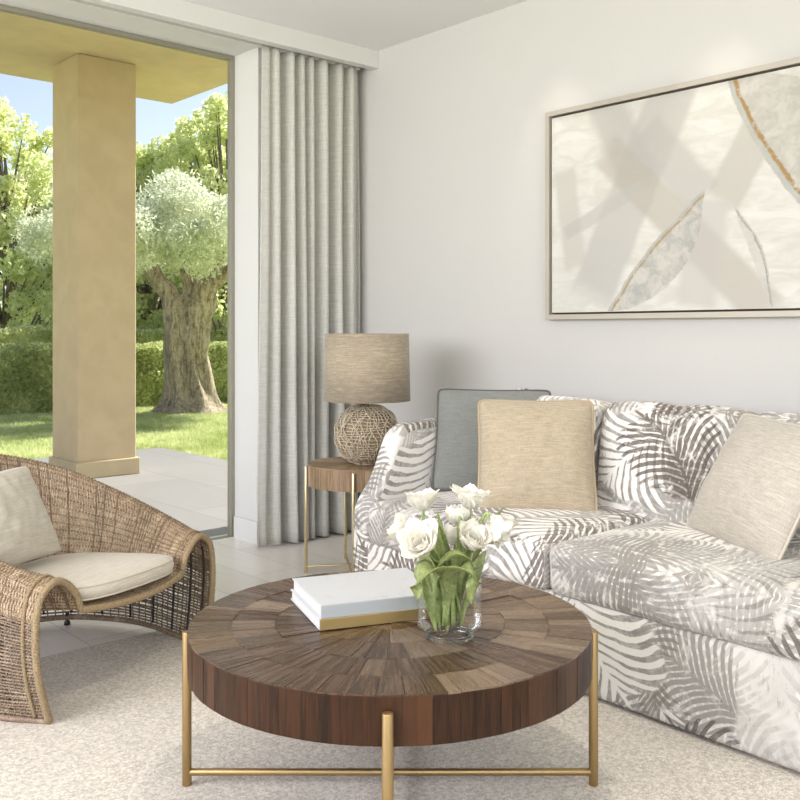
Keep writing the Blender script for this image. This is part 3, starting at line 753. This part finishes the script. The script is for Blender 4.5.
# ------------------------------------------------------------------ round tables
def tone_layer(bm): return bm.loops.layers.float_color.new('tone')
def wood_top(name, R, z0, z1, rings, mats, parent, seed, inner_seg=10):
    rnd = random.Random(seed); bm = bmesh.new(); uv = bm.loops.layers.uv.new('uv'); tl = tone_layer(bm)
    def quadface(vs, uvs, tone, mi):
        try: f = bm.faces.new(vs)
        except ValueError: return
        f.material_index = mi; f.smooth = False
        for l, u in zip(f.loops, uvs): l[uv].uv = u; l[tl] = (*tone, 1)
    for (r0, r1, segs, sub) in rings:
        angs = [0]
        for i in range(segs * sub): angs.append(angs[-1] + rnd.uniform(.5, 1.5))
        angs = [2 * PI * a / angs[-1] for a in angs]
        blocktone = None
        for i in range(segs * sub):
            a0, a1 = angs[i], angs[i + 1]
            if i % sub == 0: blocktone = rnd.random(); blockrough = rnd.random()
            tone = (min(1, max(0, blocktone * .7 + rnd.random() * .3)), rnd.random(), blockrough)
            h = z1 - rnd.uniform(0, .0022) if r1 < R - .001 else z1 - rnd.uniform(0, .0012)
            n = max(1, int((a1 - a0) / .05)); g = .0006
            for s in range(n):
                b0 = a0 + (a1 - a0) * s / n; b1 = a0 + (a1 - a0) * (s + 1) / n
                def pt(r, a, z): return bm.verts.new((r * math.cos(a), r * math.sin(a), z))
                e0 = g / max(r0, .05) if s == 0 else 0; e1 = g / max(r0, .05) if s == n - 1 else 0
                rr0, rr1 = r0 + (g if r0 > 0 else .0), r1 - (g if r1 < R - .001 else 0)
                A, B_, C_, D_ = pt(rr0, b0 + e0, h), pt(rr1, b0 + e0 * r0 / r1, h), pt(rr1, b1 - e1 * r0 / r1, h), pt(rr0, b1 - e1, h)
                rm = (r0 + r1) / 2
                quadface([A, B_, C_, D_], [(b0 * rm, r0), (b0 * rm, r1), (b1 * rm, r1), (b1 * rm, r0)], tone, 0)
                a2, b2, c2, d2 = pt(rr0, b0 + e0, h - .004), pt(rr1, b0 + e0 * r0 / r1, h - .004), pt(rr1, b1 - e1 * r0 / r1, h - .004), pt(rr0, b1 - e1, h - .004)
                for q in ((A, a2, b2, B_), (B_, b2, c2, C_), (C_, c2, d2, D_), (D_, d2, a2, A)): quadface(list(q), [(0, 0), (0, .004), (.01, .004), (.01, 0)], tone, 0)
    top = obj('tabletop', bm, mats, parent, smooth=False)
    # solid slab with vertical staves round the edge
    bm = bmesh.new(); uv = bm.loops.layers.uv.new('uv'); tl = tone_layer(bm); zt = z1 - .0035
    angs = [0]
    while angs[-1] < 2 * PI * R: angs.append(angs[-1] + rnd.uniform(.018, .062))
    angs = [a / angs[-1] * 2 * PI for a in angs]; c0 = bm.verts.new((0, 0, zt)); c1 = bm.verts.new((0, 0, z0))
    for i in range(len(angs) - 1):
        tone = (rnd.random(), rnd.random(), rnd.random()); n = max(1, int((angs[i + 1] - angs[i]) / .04)); ro = R - rnd.uniform(0, .0012)
        for s in range(n):
            a = angs[i] + (angs[i + 1] - angs[i]) * s / n; b = angs[i] + (angs[i + 1] - angs[i]) * (s + 1) / n
            P = lambda r, t, z: bm.verts.new((r * math.cos(t), r * math.sin(t), z))
            q = [P(ro, a, z0), P(ro, b, z0), P(ro, b, zt), P(ro, a, zt)]
            f = bm.faces.new(q); f.material_index = 0
            for l, u in zip(f.loops, ((a * R, z0), (b * R, z0), (b * R, z1), (a * R, z1))): l[uv].uv = u; l[tl] = (*tone, 1)
            for cc, zz, o_ in ((c0, zt, 1), (c1, z0, -1)):
                t3 = [cc, P(ro, a, zz), P(ro, b, zz)]
                if o_ < 0: t3.reverse()
                f = bm.faces.new(t3)
                for l in f.loops: l[uv].uv = (l.vert.co.x, l.vert.co.y); l[tl] = (*tone, 1)
    obj('slab_edge', bm, mats[-1], parent, smooth=False)
def rod(name, a, b, r, mat, parent, n=16):
    o = tubes(name, [([a, b], r)], mat, parent, n)
    m_ = o.modifiers.new('bevel', 'BEVEL'); m_.width = r * .15; m_.segments = 2; m_.limit_method = 'ANGLE'
    return o
ct = thing('coffee_table', 'round dark reclaimed wood coffee table with brass legs', 'table', (1.5377, 1.7537, RZ), math.radians(-41.8))
TZ = .415
wood_top('top', .486, .3135 - RZ, TZ - RZ, [(0, .075, 7, 1), (.075, .175, 10, 2), (.175, .28, 14, 3), (.28, .385, 18, 3), (.385, .486, 24, 3)], [M_TABLE, M_TABLESIDE], ct, 5)
for k, a in enumerate((PI, 0, -PI / 2, PI / 2)):
    x, y = .499 * math.cos(a), .499 * math.sin(a)
    rod('leg', (x, y, 0), (x, y, .385 - RZ), .0115, M_BRASS, ct)
rod('crossbar', (-.499, 0, .032), (.499, 0, .032), .0085, M_BRASS, ct); rod('crossbar', (0, -.499, .032), (0, .499, .032), .0085, M_BRASS, ct)

st = thing('side_table', 'small round wooden side table with thin pale brass legs', 'table', (2.83, 3.44, 0.0), math.radians(-41.8 + 8))
wood_top('top', .245, .41, .508, [(0, .245, 9, 2)], [M_SIDETOP, M_SIDETOP], st, 9)
for a in (PI - .0, -PI / 2 - .22, .1, PI / 2 + .2):
    x, y = .253 * math.cos(a), .253 * math.sin(a); rod('leg', (x, y, 0), (x, y, .495), .0075, M_BRASS2, st)
rod('crossbar', (-.253, 0, .03), (.2517, .025, .03), .006, M_BRASS2, st); rod('crossbar', (-.055, -.247, .03), (-.05, .248, .03), .006, M_BRASS2, st)

# ------------------------------------------------------------------ lamp
lr, lv = ray(367, 455); LX, LY = lv.x * 4.43, lv.y * 4.43
la = thing('table_lamp', 'table lamp with woven rattan ball base and linen drum shade', 'lamp', (LX, LY, .508))
V_, F_ = [], []; rnd = random.Random(3)
def sph(th, ph, off=0):
    rx = .150 + off; rz = .134 + off; s = abs(math.sin(th)) ** .72
    return Vector((rx * s * math.cos(ph), rx * s * math.sin(ph), .136 + rz * math.cos(th)))
for k in range(34):
    for sg, off in ((1, .002), (-1, -.002)):
        p0 = 2 * PI * k / 34 + rnd.uniform(-.06, .06); tw = rnd.uniform(.7, 1.5)
        tube(V_, F_, [sph(.12 + (PI - .27) * i / 30, p0 + sg * tw * i / 30 + .05 * math.sin(i * .7 + k), off + .003 * math.sin(i * 1.3 + k)) for i in range(31)], .0021, 5)
for k in range(26):
    th = .3 + (PI - .5) * k / 25
    tube(V_, F_, [sph(th + .03 * math.sin(3 * a * 2 * PI / 48 + k), 2 * PI * a / 48, .002 * math.sin(a * 2.2)) for a in range(48)], .0018, 5, True)
obj('woven_base', mesh('woven_base', V_, F_), M_LAMPW, la)
lathe('inner_globe', [(.001, .012), (.10, .02), (.132, .08), (.141, .136), (.130, .19), (.09, .24), (.001, .262)], mat_plain('dark_inner', srgb(146, 130, 106), .8), la, 32)
lathe('stand', [(.001, .0), (.062, .0), (.062, .010), (.001, .010)], M_LAMPW, la, 32)
rod('neck', (0, 0, .26), (0, 0, .33), .009, M_BRASS, la)
R1, R2, z1, z2 = .203, .196, .293, .605
sh = lathe('lamp_shade', [(R1, z1), (R2, z2), (R2 - .003, z2), (R1 - .003, z1)], M_SHADE, la, 64, True)
l_ = sh.data.uv_layers.new(name='uv')
for p in sh.data.polygons:
    an = [math.atan2(sh.data.vertices[sh.data.loops[i].vertex_index].co.y, sh.data.vertices[sh.data.loops[i].vertex_index].co.x) for i in p.loop_indices]
    if max(an) - min(an) > PI: an = [a + 2 * PI if a < 0 else a for a in an]
    for i, a in zip(p.loop_indices, an): l_.data[i].uv = (a * .2, sh.data.vertices[sh.data.loops[i].vertex_index].co.z)
tubes('shade_fitting', [([Vector((0, 0, .585)), Vector((.19 * math.cos(a), .19 * math.sin(a), .59))], .002) for a in (0, 2.1, 4.2)] + [([Vector((0, 0, .33)), Vector((0, 0, .59))], .004)], M_BRASS, sh, 6)
bulb = lathe('bulb', [(.001, .36), (.018, .37), (.03, .41), (.022, .45), (.001, .47)], mat_plain('frosted_bulb', srgb(240, 236, 224), .4), la, 20)

# ------------------------------------------------------------------ books
bx0 = Vector((.745 * -.189 + .667 * 2.24, .745 * 2.24 + .667 * .189, TZ))   # near corner
bdir = math.atan2(.085, .226) - math.radians(41.8)
def book(name, label, loc, rz, W, Dp, T, mc, mp, spine=None):
    t = thing(name, label, 'book', loc, rz)
    # spine along local x at y=0 ; pages inside
    c = .003
    bm = bmesh.new(); add_box(bm, (0, 0, 0), (W, Dp, c)); add_box(bm, (0, 0, T - c), (W, Dp, T)); o = obj('cover', bm, mc, t, smooth=False)
    m_ = o.modifiers.new('bevel', 'BEVEL'); m_.width = .0012; m_.segments = 2
    box('spine', (0, -.0015, 0), (W, .003, T), spine or mc, t, .0012)
    box('pages', (.004, .003, c), (W - .004, Dp - .004, T - c), mp, t)
    return t
M_BOOKW = mat_plain('white_book_cloth', srgb(204, 205, 205), .5, 0, 90, .015); M_PAGES = None
g = G('page_block'); zz = g.sep(g.ob)[2]; f = g.noise(g.scale(g.ob, 2, 2, 900), 1, 2); M_PAGES = g.set(g.mix(f, srgb(196, 196, 192), srgb(230, 229, 224)), .8)
g = G('white_book_cover'); n = g.noise(g.ob, 14, 5, .7, 1.2); xs = g.sep(g.ob)
M_BOOKT = g.set(g.mix(g.sm(n, .56, .66, 0, .35), srgb(198, 200, 203), srgb(170, 172, 175)), .35)
book('hardcover_book', 'white hardcover book with gold spine, lying beneath the other on the coffee table', bx0, bdir, .335, .285, .027, M_BOOKW, M_PAGES, M_GOLDBOOK)
ca, sa = math.cos(bdir), math.sin(bdir)
book('hardcover_book', 'white book with faint grey marking, topmost on the coffee table', bx0 + Vector((.004 * ca - .003 * sa, .004 * sa + .003 * ca, .0272)), bdir + .01, .322, .268, .031, M_BOOKT, M_PAGES, mat_plain('grey_book_spine', srgb(170, 174, 174), .5))

# ------------------------------------------------------------------ vase and tulips
vr, vv = ray(449.5, 640); VD = 2.195; VX, VY = vv.x * VD, vv.y * VD
VZ = TZ + .0005
va = thing('glass_vase', 'clear cylindrical glass vase half filled with water on the coffee table', 'vase', (VX, VY, VZ), math.radians(-41.8))
lathe('vase_body', [(.056, .010), (.060, .016), (.073, .024), (.0755, .035), (.0755, .168)], M_VASE, va, 64)
tubes('rim', [([Vector((.0750 * math.cos(a * PI / 32), .0750 * math.sin(a * PI / 32), .169)) for a in range(64)], .0014)], M_THICK, va, 8, True)
lathe('base_ring', [(.050, 0), (.054, 0), (.057, .004), (.056, .010), (.050, .012)], M_THICK, va, 64, True)
lathe('water', [(.001, .0235), (.0005, .0236)], M_WATER, va, 48) if False else lathe('water', [(.0738, .103), (.072, .1045), (.001, .1045)], M_WATER, va, 48)
camR = Vector((.745, -.667, 0)); camF = Vector((.667, .745, 0)); VC = Vector((VX, VY, VZ))
def pxpt(px, py, dd=0):
    """point near the vase seen at a pixel, dd metres behind the vase axis"""
    d = VD + dd; return camR * ((px - 400) / 950 * d) + camF * d + Vector((0, 0, CAM_H + (332 - py) / 950 * d))
def tulip(label, head, lean, size, openn, seed, foot, leafs=(), group=None, grow=1.08):
    """head: base of the flower (world), lean: axis of the flower"""
    size = size * grow; rn = random.Random(seed); t = thing('tulip', label, 'flower', VC + Vector((0, 0, .03)), 0, group)
    o0 = t.location.copy()
    ft = VC + Vector((foot[0], foot[1], .032)); ax = Vector(lean).normalized(); h = Vector(head)
    mouth = VC + Vector((foot[0] * -.2, foot[1] * -.2, .15)) + (h - VC) * Vector((.22, .22, 0))
    m2 = h - ax * (.05 if ax.z > 0 else .015)
    P = [ft - o0, mouth - o0, m2 - o0, h - o0]
    tubes('stem', [([cr(P, 3 * i / 20) for i in range(21)], .0036)], M_STEM, t, 8)
    V_, F_ = [], []
    q = ax.to_track_quat('Z', 'Y').to_matrix()
    for ring, (cnt, rad, L, tilt) in enumerate(((6, .6, 1.05, openn), (6, .45, .95, openn * .75), (6, .3, .8, openn * .45), (4, .15, .65, openn * .2))):
        for k in range(cnt):
            a0 = 2 * PI * (k + .5 * (ring % 2)) / cnt + rn.uniform(-.2, .2); LL = L * size * rn.uniform(.88, 1.1); ti = tilt * rn.uniform(.7, 1.3); wd = size * (.50 - .06 * ring) * rn.uniform(.9, 1.15)
            b = len(V_); n1, n2 = 9, 7
            for i in range(n1 + 1):
                s = i / n1; rr = size * (.05 + (.50 - .11 * ring) * math.sin(min(1, s * 1.3) * PI * .5)) + ti * size * (s ** 3) * .38 - size * .16 * s * s * (1 - ti); zz = LL * s * (1 - .16 * ti * s * s) * .92
                ww = wd * math.sin(PI * (.07 + .87 * s ** 1.15)) ** .55
                for j in range(n2 + 1):
                    u = -1 + 2 * j / n2; cup = -(u * u) * ww * .42
                    ruff = .035 * size * s * math.sin(u * 7 + rn.random() * .4 + k) + .02 * size * s * rn.uniform(-1, 1) * abs(u)
                    x = rr + cup + ruff * .4; y = u * ww; z = zz + ruff - abs(u) ** 3 * .10 * size * s
                    p = Vector((x * math.cos(a0) - y * math.sin(a0), x * math.sin(a0) + y * math.cos(a0), z))
                    V_.append(q @ p + h - o0)
            for i in range(n1):
                for j in range(n2): F_.append((b + i * (n2 + 1) + j, b + i * (n2 + 1) + j + 1, b + (i + 1) * (n2 + 1) + j + 1, b + (i + 1) * (n2 + 1) + j))
    obj('bloom', mesh('bloom', V_, F_), M_PETAL, t)
    for lf in leafs:
        pts, wid, nrm = lf; LP = [Vector(p) - o0 for p in pts]; n1, n2 = 28, 8; V_, F_ = [], []; nr = Vector(nrm)
        for i in range(n1 + 1):
            s = i / n1; c = cr(LP, (len(LP) - 1) * s); c2 = cr(LP, min(len(LP) - 1, (len(LP) - 1) * s + .02)); c1 = cr(LP, max(0, (len(LP) - 1) * s - .02)); tg = (c2 - c1).normalized()
            side = tg.cross(nr); side = side.normalized() if side.length > .05 else camR.copy()
            up = side.cross(tg); ww = wid * (math.sin(PI * (s * .93 + .05)) ** .8) * (.55 + .45 * min(1, s * 2))
            if s > .97: ww *= .4
            for j in range(n2 + 1):
                u = -1 + 2 * j / n2; V_.append(c + side * u * ww + up * (abs(u) ** 1.6) * ww * .38 + up * .004 * math.sin(s * 9 + u * 2))
        for i in range(n1):
            for j in range(n2): F_.append((i * (n2 + 1) + j, i * (n2 + 1) + j + 1, (i + 1) * (n2 + 1) + j + 1, (i + 1) * (n2 + 1) + j))
        o = obj('leaf', mesh('leaf', V_, F_), M_TULEAF, t); m_ = o.modifiers.new('th', 'SOLIDIFY'); m_.thickness = .0012
    return t
F3 = -camF
tl = [
 ('white double tulip, topmost bloom left of centre', pxpt(423, 510, .03), (-.10, .05, 1), .047, .9, 1, (-.02, .02)),
 ('white double tulip, highest bloom of the bunch', pxpt(470, 508, .02), (.12, -.02, 1), .050, 1.0, 2, (.015, .02)),
 ('large white double tulip at the left front of the bunch', pxpt(424, 548, -.05), (-.35, -.62, .55), .058, .9, 3, (-.015, -.02)),
 ('white tulip hanging out lowest at the far left', pxpt(410, 533, .0), (-.75, .45, .25), .048, .6, 4, (-.03, 0)),
 ('slim half open white tulip in the middle of the bunch', pxpt(458, 524, .0), (0, 0, 1), .043, .45, 5, (0, .02)),
 ('white tulip right of the middle, leaning forward', pxpt(468, 546, -.03), (.35, -.5, .7), .052, .6, 6, (.01, -.02)),
 ('white tulip drooping at the far right', pxpt(489, 520, -.02), (.62, -.4, -.45), .056, .45, 7, (.03, -.01)),
 ('white tulip at the right, behind the drooping one', pxpt(484, 540, .05), (.5, -.2, .55), .050, .6, 8, (.03, .02)),
 ('white tulip at the back of the bunch, partly hidden', pxpt(455, 545, .06), (.1, .2, 1), .045, .5, 9, (.0, .03)),
]
def w(px, py, dd=0): return pxpt(px, py, dd)
leafsets = {
 0: [([w(452, 612, .02), w(444, 575, .01), w(436, 545, .0), w(434, 517, -.01)], .019, F3), ([w(440, 630, 0), w(436, 590, -.02), w(425, 560, -.02), w(413, 545, 0)], .015, F3)],
 1: [([w(455, 620, .02), w(462, 580, .01), w(466, 545, .0), w(478, 517, -.02)], .016, F3), ([w(452, 610, 0), w(456, 570, -.03), w(460, 540, -.03), w(460, 505, -.02)], .008, F3)],
 2: [([w(446, 625, -.03), w(446, 585, -.055), w(441, 571, -.085), w(428, 570, -.105), w(418, 583, -.11), w(417, 600, -.10)], .030, (0, -.05, 1))],
 3: [([w(436, 632, -.02), w(430, 600, -.03), w(428, 575, -.02), w(430, 555, -.01)], .017, F3)],
 4: [([w(452, 620, .0), w(450, 570, .0), w(444, 540, .0), w(437, 511, 0)], .008, F3)],
 5: [([w(452, 625, -.03), w(450, 585, -.06), w(455, 572, -.085), w(464, 570, -.105), w(473, 580, -.11), w(470, 603, -.10)], .030, (0, -.05, 1)),
     ([w(438, 600, -.04), w(436, 572, -.06), w(452, 556, -.075), w(466, 558, -.08), w(476, 568, -.07)], .018, (.1, -.3, 1))],
 6: [([w(460, 625, -.02), w(470, 590, -.01), w(478, 565, 0), w(486, 550, .01)], .013, F3)],
 7: [([w(462, 618, .03), w(474, 560, .03), w(490, 525, .03), w(504, 507, .03)], .008, F3)],
 8: [([w(446, 632, .0), w(452, 605, .0), w(456, 580, .0), w(470, 560, .0)], .016, F3)],
}
for i, (lab, hd, ln, sz, op, sd, ft) in enumerate(tl):
    lean = camR * ln[0] + camF * ln[1] + Vector((0, 0, ln[2]))
    f_ = camR * ft[0] + camF * ft[1]
    tulip(lab, hd, lean, sz, op, sd, f_, leafsets.get(i, ()), 'white tulips in the glass vase')

# ------------------------------------------------------------------ wicker chair
ch = thing('wicker_armchair', 'low wicker armchair with rolled arms flowing down to the floor', 'armchair', (1.385, 2.82, 0), math.radians(-41.8) + math.atan2(.427, .90) * 0 + (math.atan2(.387, .92) + math.radians(41.8)))
# local frame: x = width (towards the right foot), y = backwards, z up
CHZ = RZ
def st_(I, M, R, O1, O2, B1, B): return [Vector(v) for v in (I, M, R, O1, O2, B1, B)]
ST = [  # right half stations from the front to the back centre
 st_((.235, .0, .30), (.262, .0, .36), (.325, .0, .405), (.388, .0, .372), (.408, .0, .28), (.398, .0, .15), (.358, .0, .012)),
 st_((.255, .16, .285), (.300, .16, .37), (.365, .16, .445), (.415, .16, .415), (.435, .16, .31), (.432, .16, .16), (.405, .15, .018)),
 st_((.265, .34, .27), (.325, .36, .39), (.375, .38, .510), (.425, .40, .485), (.455, .41, .36), (.455, .40, .18), (.435, .38, .028)),
 st_((.225, .50, .26), (.275, .55, .42), (.315, .60, .592), (.355, .64, .565), (.380, .67, .42), (.385, .67, .20), (.375, .64, .028)),
 st_((.120, .58, .26), (.145, .67, .45), (.170, .745, .650), (.190, .785, .625), (.205, .81, .46), (.210, .81, .21), (.205, .78, .025)),
 st_((.0, .60, .26), (.0, .70, .46), (.0, .785, .672), (.0, .825, .648), (.0, .85, .47), (.0, .85, .21), (.0, .82, .025))]
FULL = [[Vector((-p.x, p.y, p.z)) for p in s] for s in ST] + [s for s in reversed(ST[:-1])]
NS = len(FULL) - 1
def surf(s, t):
    """s 0..1 round the chair (left arm -> back -> right arm), t 0..1 seat -> ridge -> floor"""
    pts = [cr([FULL[i][k] for i in range(NS + 1)], s * NS) for k in range(7)]
    return cr(pts, t * 6)
NSS = 330; NT = 120
GR = [[surf(i / NSS, j / NT) for j in range(NT + 1)] for i in range(NSS + 1)]
def nrm_at(i, j):
    a = GR[min(i + 1, NSS)][j] - GR[max(i - 1, 0)][j]; b = GR[i][min(j + 1, NT)] - GR[i][max(j - 1, 0)]; return a.cross(b).normalized()
NR = [[nrm_at(i, j) for j in range(NT + 1)] for i in range(NSS + 1)]
def gs(si, tj):
    i = min(int(si), NSS - 1); f = si - i; j = min(int(tj), NT - 1); h = tj - j
    return (GR[i][j] * (1 - f) * (1 - h) + GR[i + 1][j] * f * (1 - h) + GR[i][j + 1] * (1 - f) * h + GR[i + 1][j + 1] * f * h), NR[min(NSS, round(si))][min(NT, round(tj))]
rnd = random.Random(11)
def wefts(name, t0, t1, n, r, mat, amp, jit):
    V_, F_ = [], []
    for k in range(n):
        tj = (t0 + (t1 - t0) * k / (n - 1)) * NT; pts = []; ph = rnd.random() * .6
        for i in range(NSS + 1):
            jj = min(NT, max(0, tj + jit * noise.noise(Vector((i * .06, k * .9, 1))))); p, nn = gs(i, jj)
            pts.append(p + nn * amp * (1 if (i + k) % 2 else -1))
        tube(V_, F_, pts, r * rnd.uniform(.85, 1.15), 4)
    return obj(name, mesh(name, V_, F_), mat, ch)
M_WICK2 = mat_wicker('rattan_dark', srgb(84, 66, 48), srgb(148, 124, 94), srgb(170, 148, 116))
def strands(name, ta, tb, step, r, mats, rows):
    V_, F_, MI = [], [], []
    for i in range(0, NSS + 1, step):
        n0 = len(F_); s0 = rnd.random() * .5
        tube(V_, F_, [gs(i, j)[0] + gs(i, j)[1] * (.0016 * (1 if (i // step) % 2 else -1) * math.cos(PI * (j - ta * NT) / ((tb - ta) * NT) * rows)) for j in range(int(NT * ta), int(NT * tb) + 1)], r * rnd.uniform(.85, 1.15), 5)
        MI += [1 if rnd.random() < .2 else 0] * (len(F_) - n0)
    me = mesh(name, V_, F_); o = obj(name, me, mats, ch)
    for p, m_ in zip(me.polygons, MI): p.material_index = m_
    return o
strands('inner_weave', 0, .64, 1, .0027, (M_WICK, M_WICK2), 17)
wefts('twining_rows', .01, .63, 26, .0032, M_WICK2, .0034, .35)
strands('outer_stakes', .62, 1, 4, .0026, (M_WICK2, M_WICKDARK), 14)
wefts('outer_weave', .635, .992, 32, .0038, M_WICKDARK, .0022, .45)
V_, F_ = [], []
for i in range(8, NSS, 15):
    tube(V_, F_, [gs(i, j)[0] - gs(i, j)[1] * .005 for j in range(int(NT * .56), NT + 1, 3)], .0042, 6)
obj('frame_rods', mesh('frame_rods', V_, F_), M_IRON, ch)
# seat deck woven across
V_, F_ = [], []
def deck(u, v):
    """u 0..1 left->right, v 0 front .. 1 back"""
    L = cr([FULL[i][0] for i in range(6)], v * 5 * .999); R_ = Vector((-L.x, L.y, L.z))
    p = L.lerp(R_, u); p.z -= .012 * math.sin(PI * u); p.y -= .035 * math.sin(PI * u) * (1 - v); return p
for k in range(64):
    v = (k / 63) ** 1.0; tube(V_, F_, [deck(i / 60, v) + Vector((0, 0, .0015 * (1 if (i + k) % 2 else -1))) for i in range(61)], .0042, 4)
for i in range(0, 61, 2): tube(V_, F_, [deck(i / 60, k / 30) for k in range(31)], .003, 4)
obj('seat_weave', mesh('seat_weave', V_, F_), M_WICK, ch)
# rims wrapped with cane
def wrapped(pts, r, name='rim', dens=.008):
    V_, F_ = [], []; L = 0
    tube(V_, F_, pts, r, 10)
    # wrap: helical thin strand
    Q = [Vector(p) for p in pts]; acc = 0; hel = []; phase = 0
    for i in range(len(Q) - 1):
        seg = (Q[i + 1] - Q[i]).length; n = max(1, int(seg / .0015)); t = (Q[i + 1] - Q[i]).normalized(); u = t.cross(Vector((.3, .4, .86))).normalized(); v = t.cross(u)
        for k in range(n):
            phase += 2 * PI * (seg / n) / dens; hel.append(Q[i].lerp(Q[i + 1], k / n) + (u * math.cos(phase) + v * math.sin(phase)) * (r + .0006))
    tube(V_, F_, hel, .0019, 4)
    return obj(name, mesh(name, V_, F_), M_RIM, ch)
fl = [GR[0][j] for j in range(NT, -1, -2)]; fr = [GR[NSS][j] for j in range(0, NT + 1, 2)]
dk = [deck(i / 24, 0) + Vector((0, 0, -.004)) for i in range(1, 24)]
wrapped([p + Vector((0, -.006, 0)) for p in fl + dk + fr], .0105, 'front_rim')
wrapped([gs(7, j)[0] + gs(7, j)[1] * .004 for j in range(int(NT * .2), NT, 2)], .005, 'rim_band'); wrapped([gs(NSS - 7, j)[0] + gs(NSS - 7, j)[1] * .004 for j in range(int(NT * .2), NT, 2)], .005, 'rim_band')
tubes('bottom_rim', [([GR[i][NT] for i in range(0, NSS + 1, 3)], .010)], M_WICKDARK, ch, 8)
for s in (0, NSS, int(NSS * .30), int(NSS * .70)):
    p = GR[s][NT] + (Vector((0, .012, 0)) if s in (0, NSS) else Vector((0, 0, 0)))
    z0 = RZ if s in (0, NSS) else 0
    lathe('foot', [(.001, z0), (.012, z0), (.011, .012), (.007, .016), (.007, .045), (.001, .045)], M_BLACKRUB, ch, 14, loc=(p.x, p.y, 0))
# cushions of the chair (loose)
def chair_seat():
    t = thing('chair_cushion', 'flat pale linen seat cushion lying in the wicker armchair', 'cushion', (1.385, 2.82, 0), ch.rotation_euler[2])
    N = 60; z0, z1 = .288, .338
    def outl(a):
        # superellipse in the seat: wide front corners, narrower rounded back
        c, s = math.cos(a), math.sin(a); e = .38
        x = .240 * math.copysign(abs(c) ** e, c); y = math.copysign(abs(s) ** e, s)
        y2 = .250 + .262 * y; x *= 1 - .16 * max(0, y) ** 2 + .03 * max(0, -y)
        return Vector((x, y2 - .03 * (1 - (x / .232) ** 2) * (y < 0), 0))
    V_, F_, U = [], [], []; rings = []
    for (sc, z) in ((.0, z0), (.5, z0), (.93, z0), (.985, z0 + .007), (1.0, z0 + .02), (1.003, (z0 + z1) / 2), (1.0, z1 - .016), (.985, z1 - .004), (.93, z1 + .004), (.75, z1 + .013), (.5, z1 + .018), (.25, z1 + .020), (0, z1 + .02)):
        rings.append(len(V_))
        for k in range(N):
            o = outl(2 * PI * k / N); c = Vector((0, .27, 0)); p = c + (o - c) * sc; tilt = (.3 - p.y) * .075
            V_.append(Vector((p.x, p.y, z + tilt)))
    for r_ in range(len(rings) - 1):
        for k in range(N):
            q = (rings[r_] + k, rings[r_] + (k + 1) % N, rings[r_ + 1] + (k + 1) % N, rings[r_ + 1] + k); F_.append(q); U += [(V_[i].x + V_[i].z, V_[i].y + V_[i].z) for i in q]
    me = mesh('cover', V_, F_, U); bm = bmesh.new(); bm.from_mesh(me); bmesh.ops.remove_doubles(bm, verts=bm.verts, dist=1e-4); bmesh.ops.recalc_face_normals(bm, faces=bm.faces); bm.to_mesh(me); bm.free()
    cov = obj('cover', me, M_CREAM, t)
    for ri in (3, 7): tubes('piping', [([V_[rings[ri] + k] for k in range(N)], .003)], M_CREAM, cov, 6, True)
chair_seat()
cw = Vector((.92, .387, 0)); cb = Vector((-.387, .92, 0)); C0 = Vector((1.385, 2.82, 0))
def cl(p, q, z): return C0 + cw * p + cb * q + Vector((0, 0, z))
pillow('chair_cushion', 'pale grey linen back cushion propped in the wicker armchair', cl(-.33, .30, .375), cl(.058, .35, .375), cl(-.33, .45, .665), .11, M_CREAM, None, seed=6)
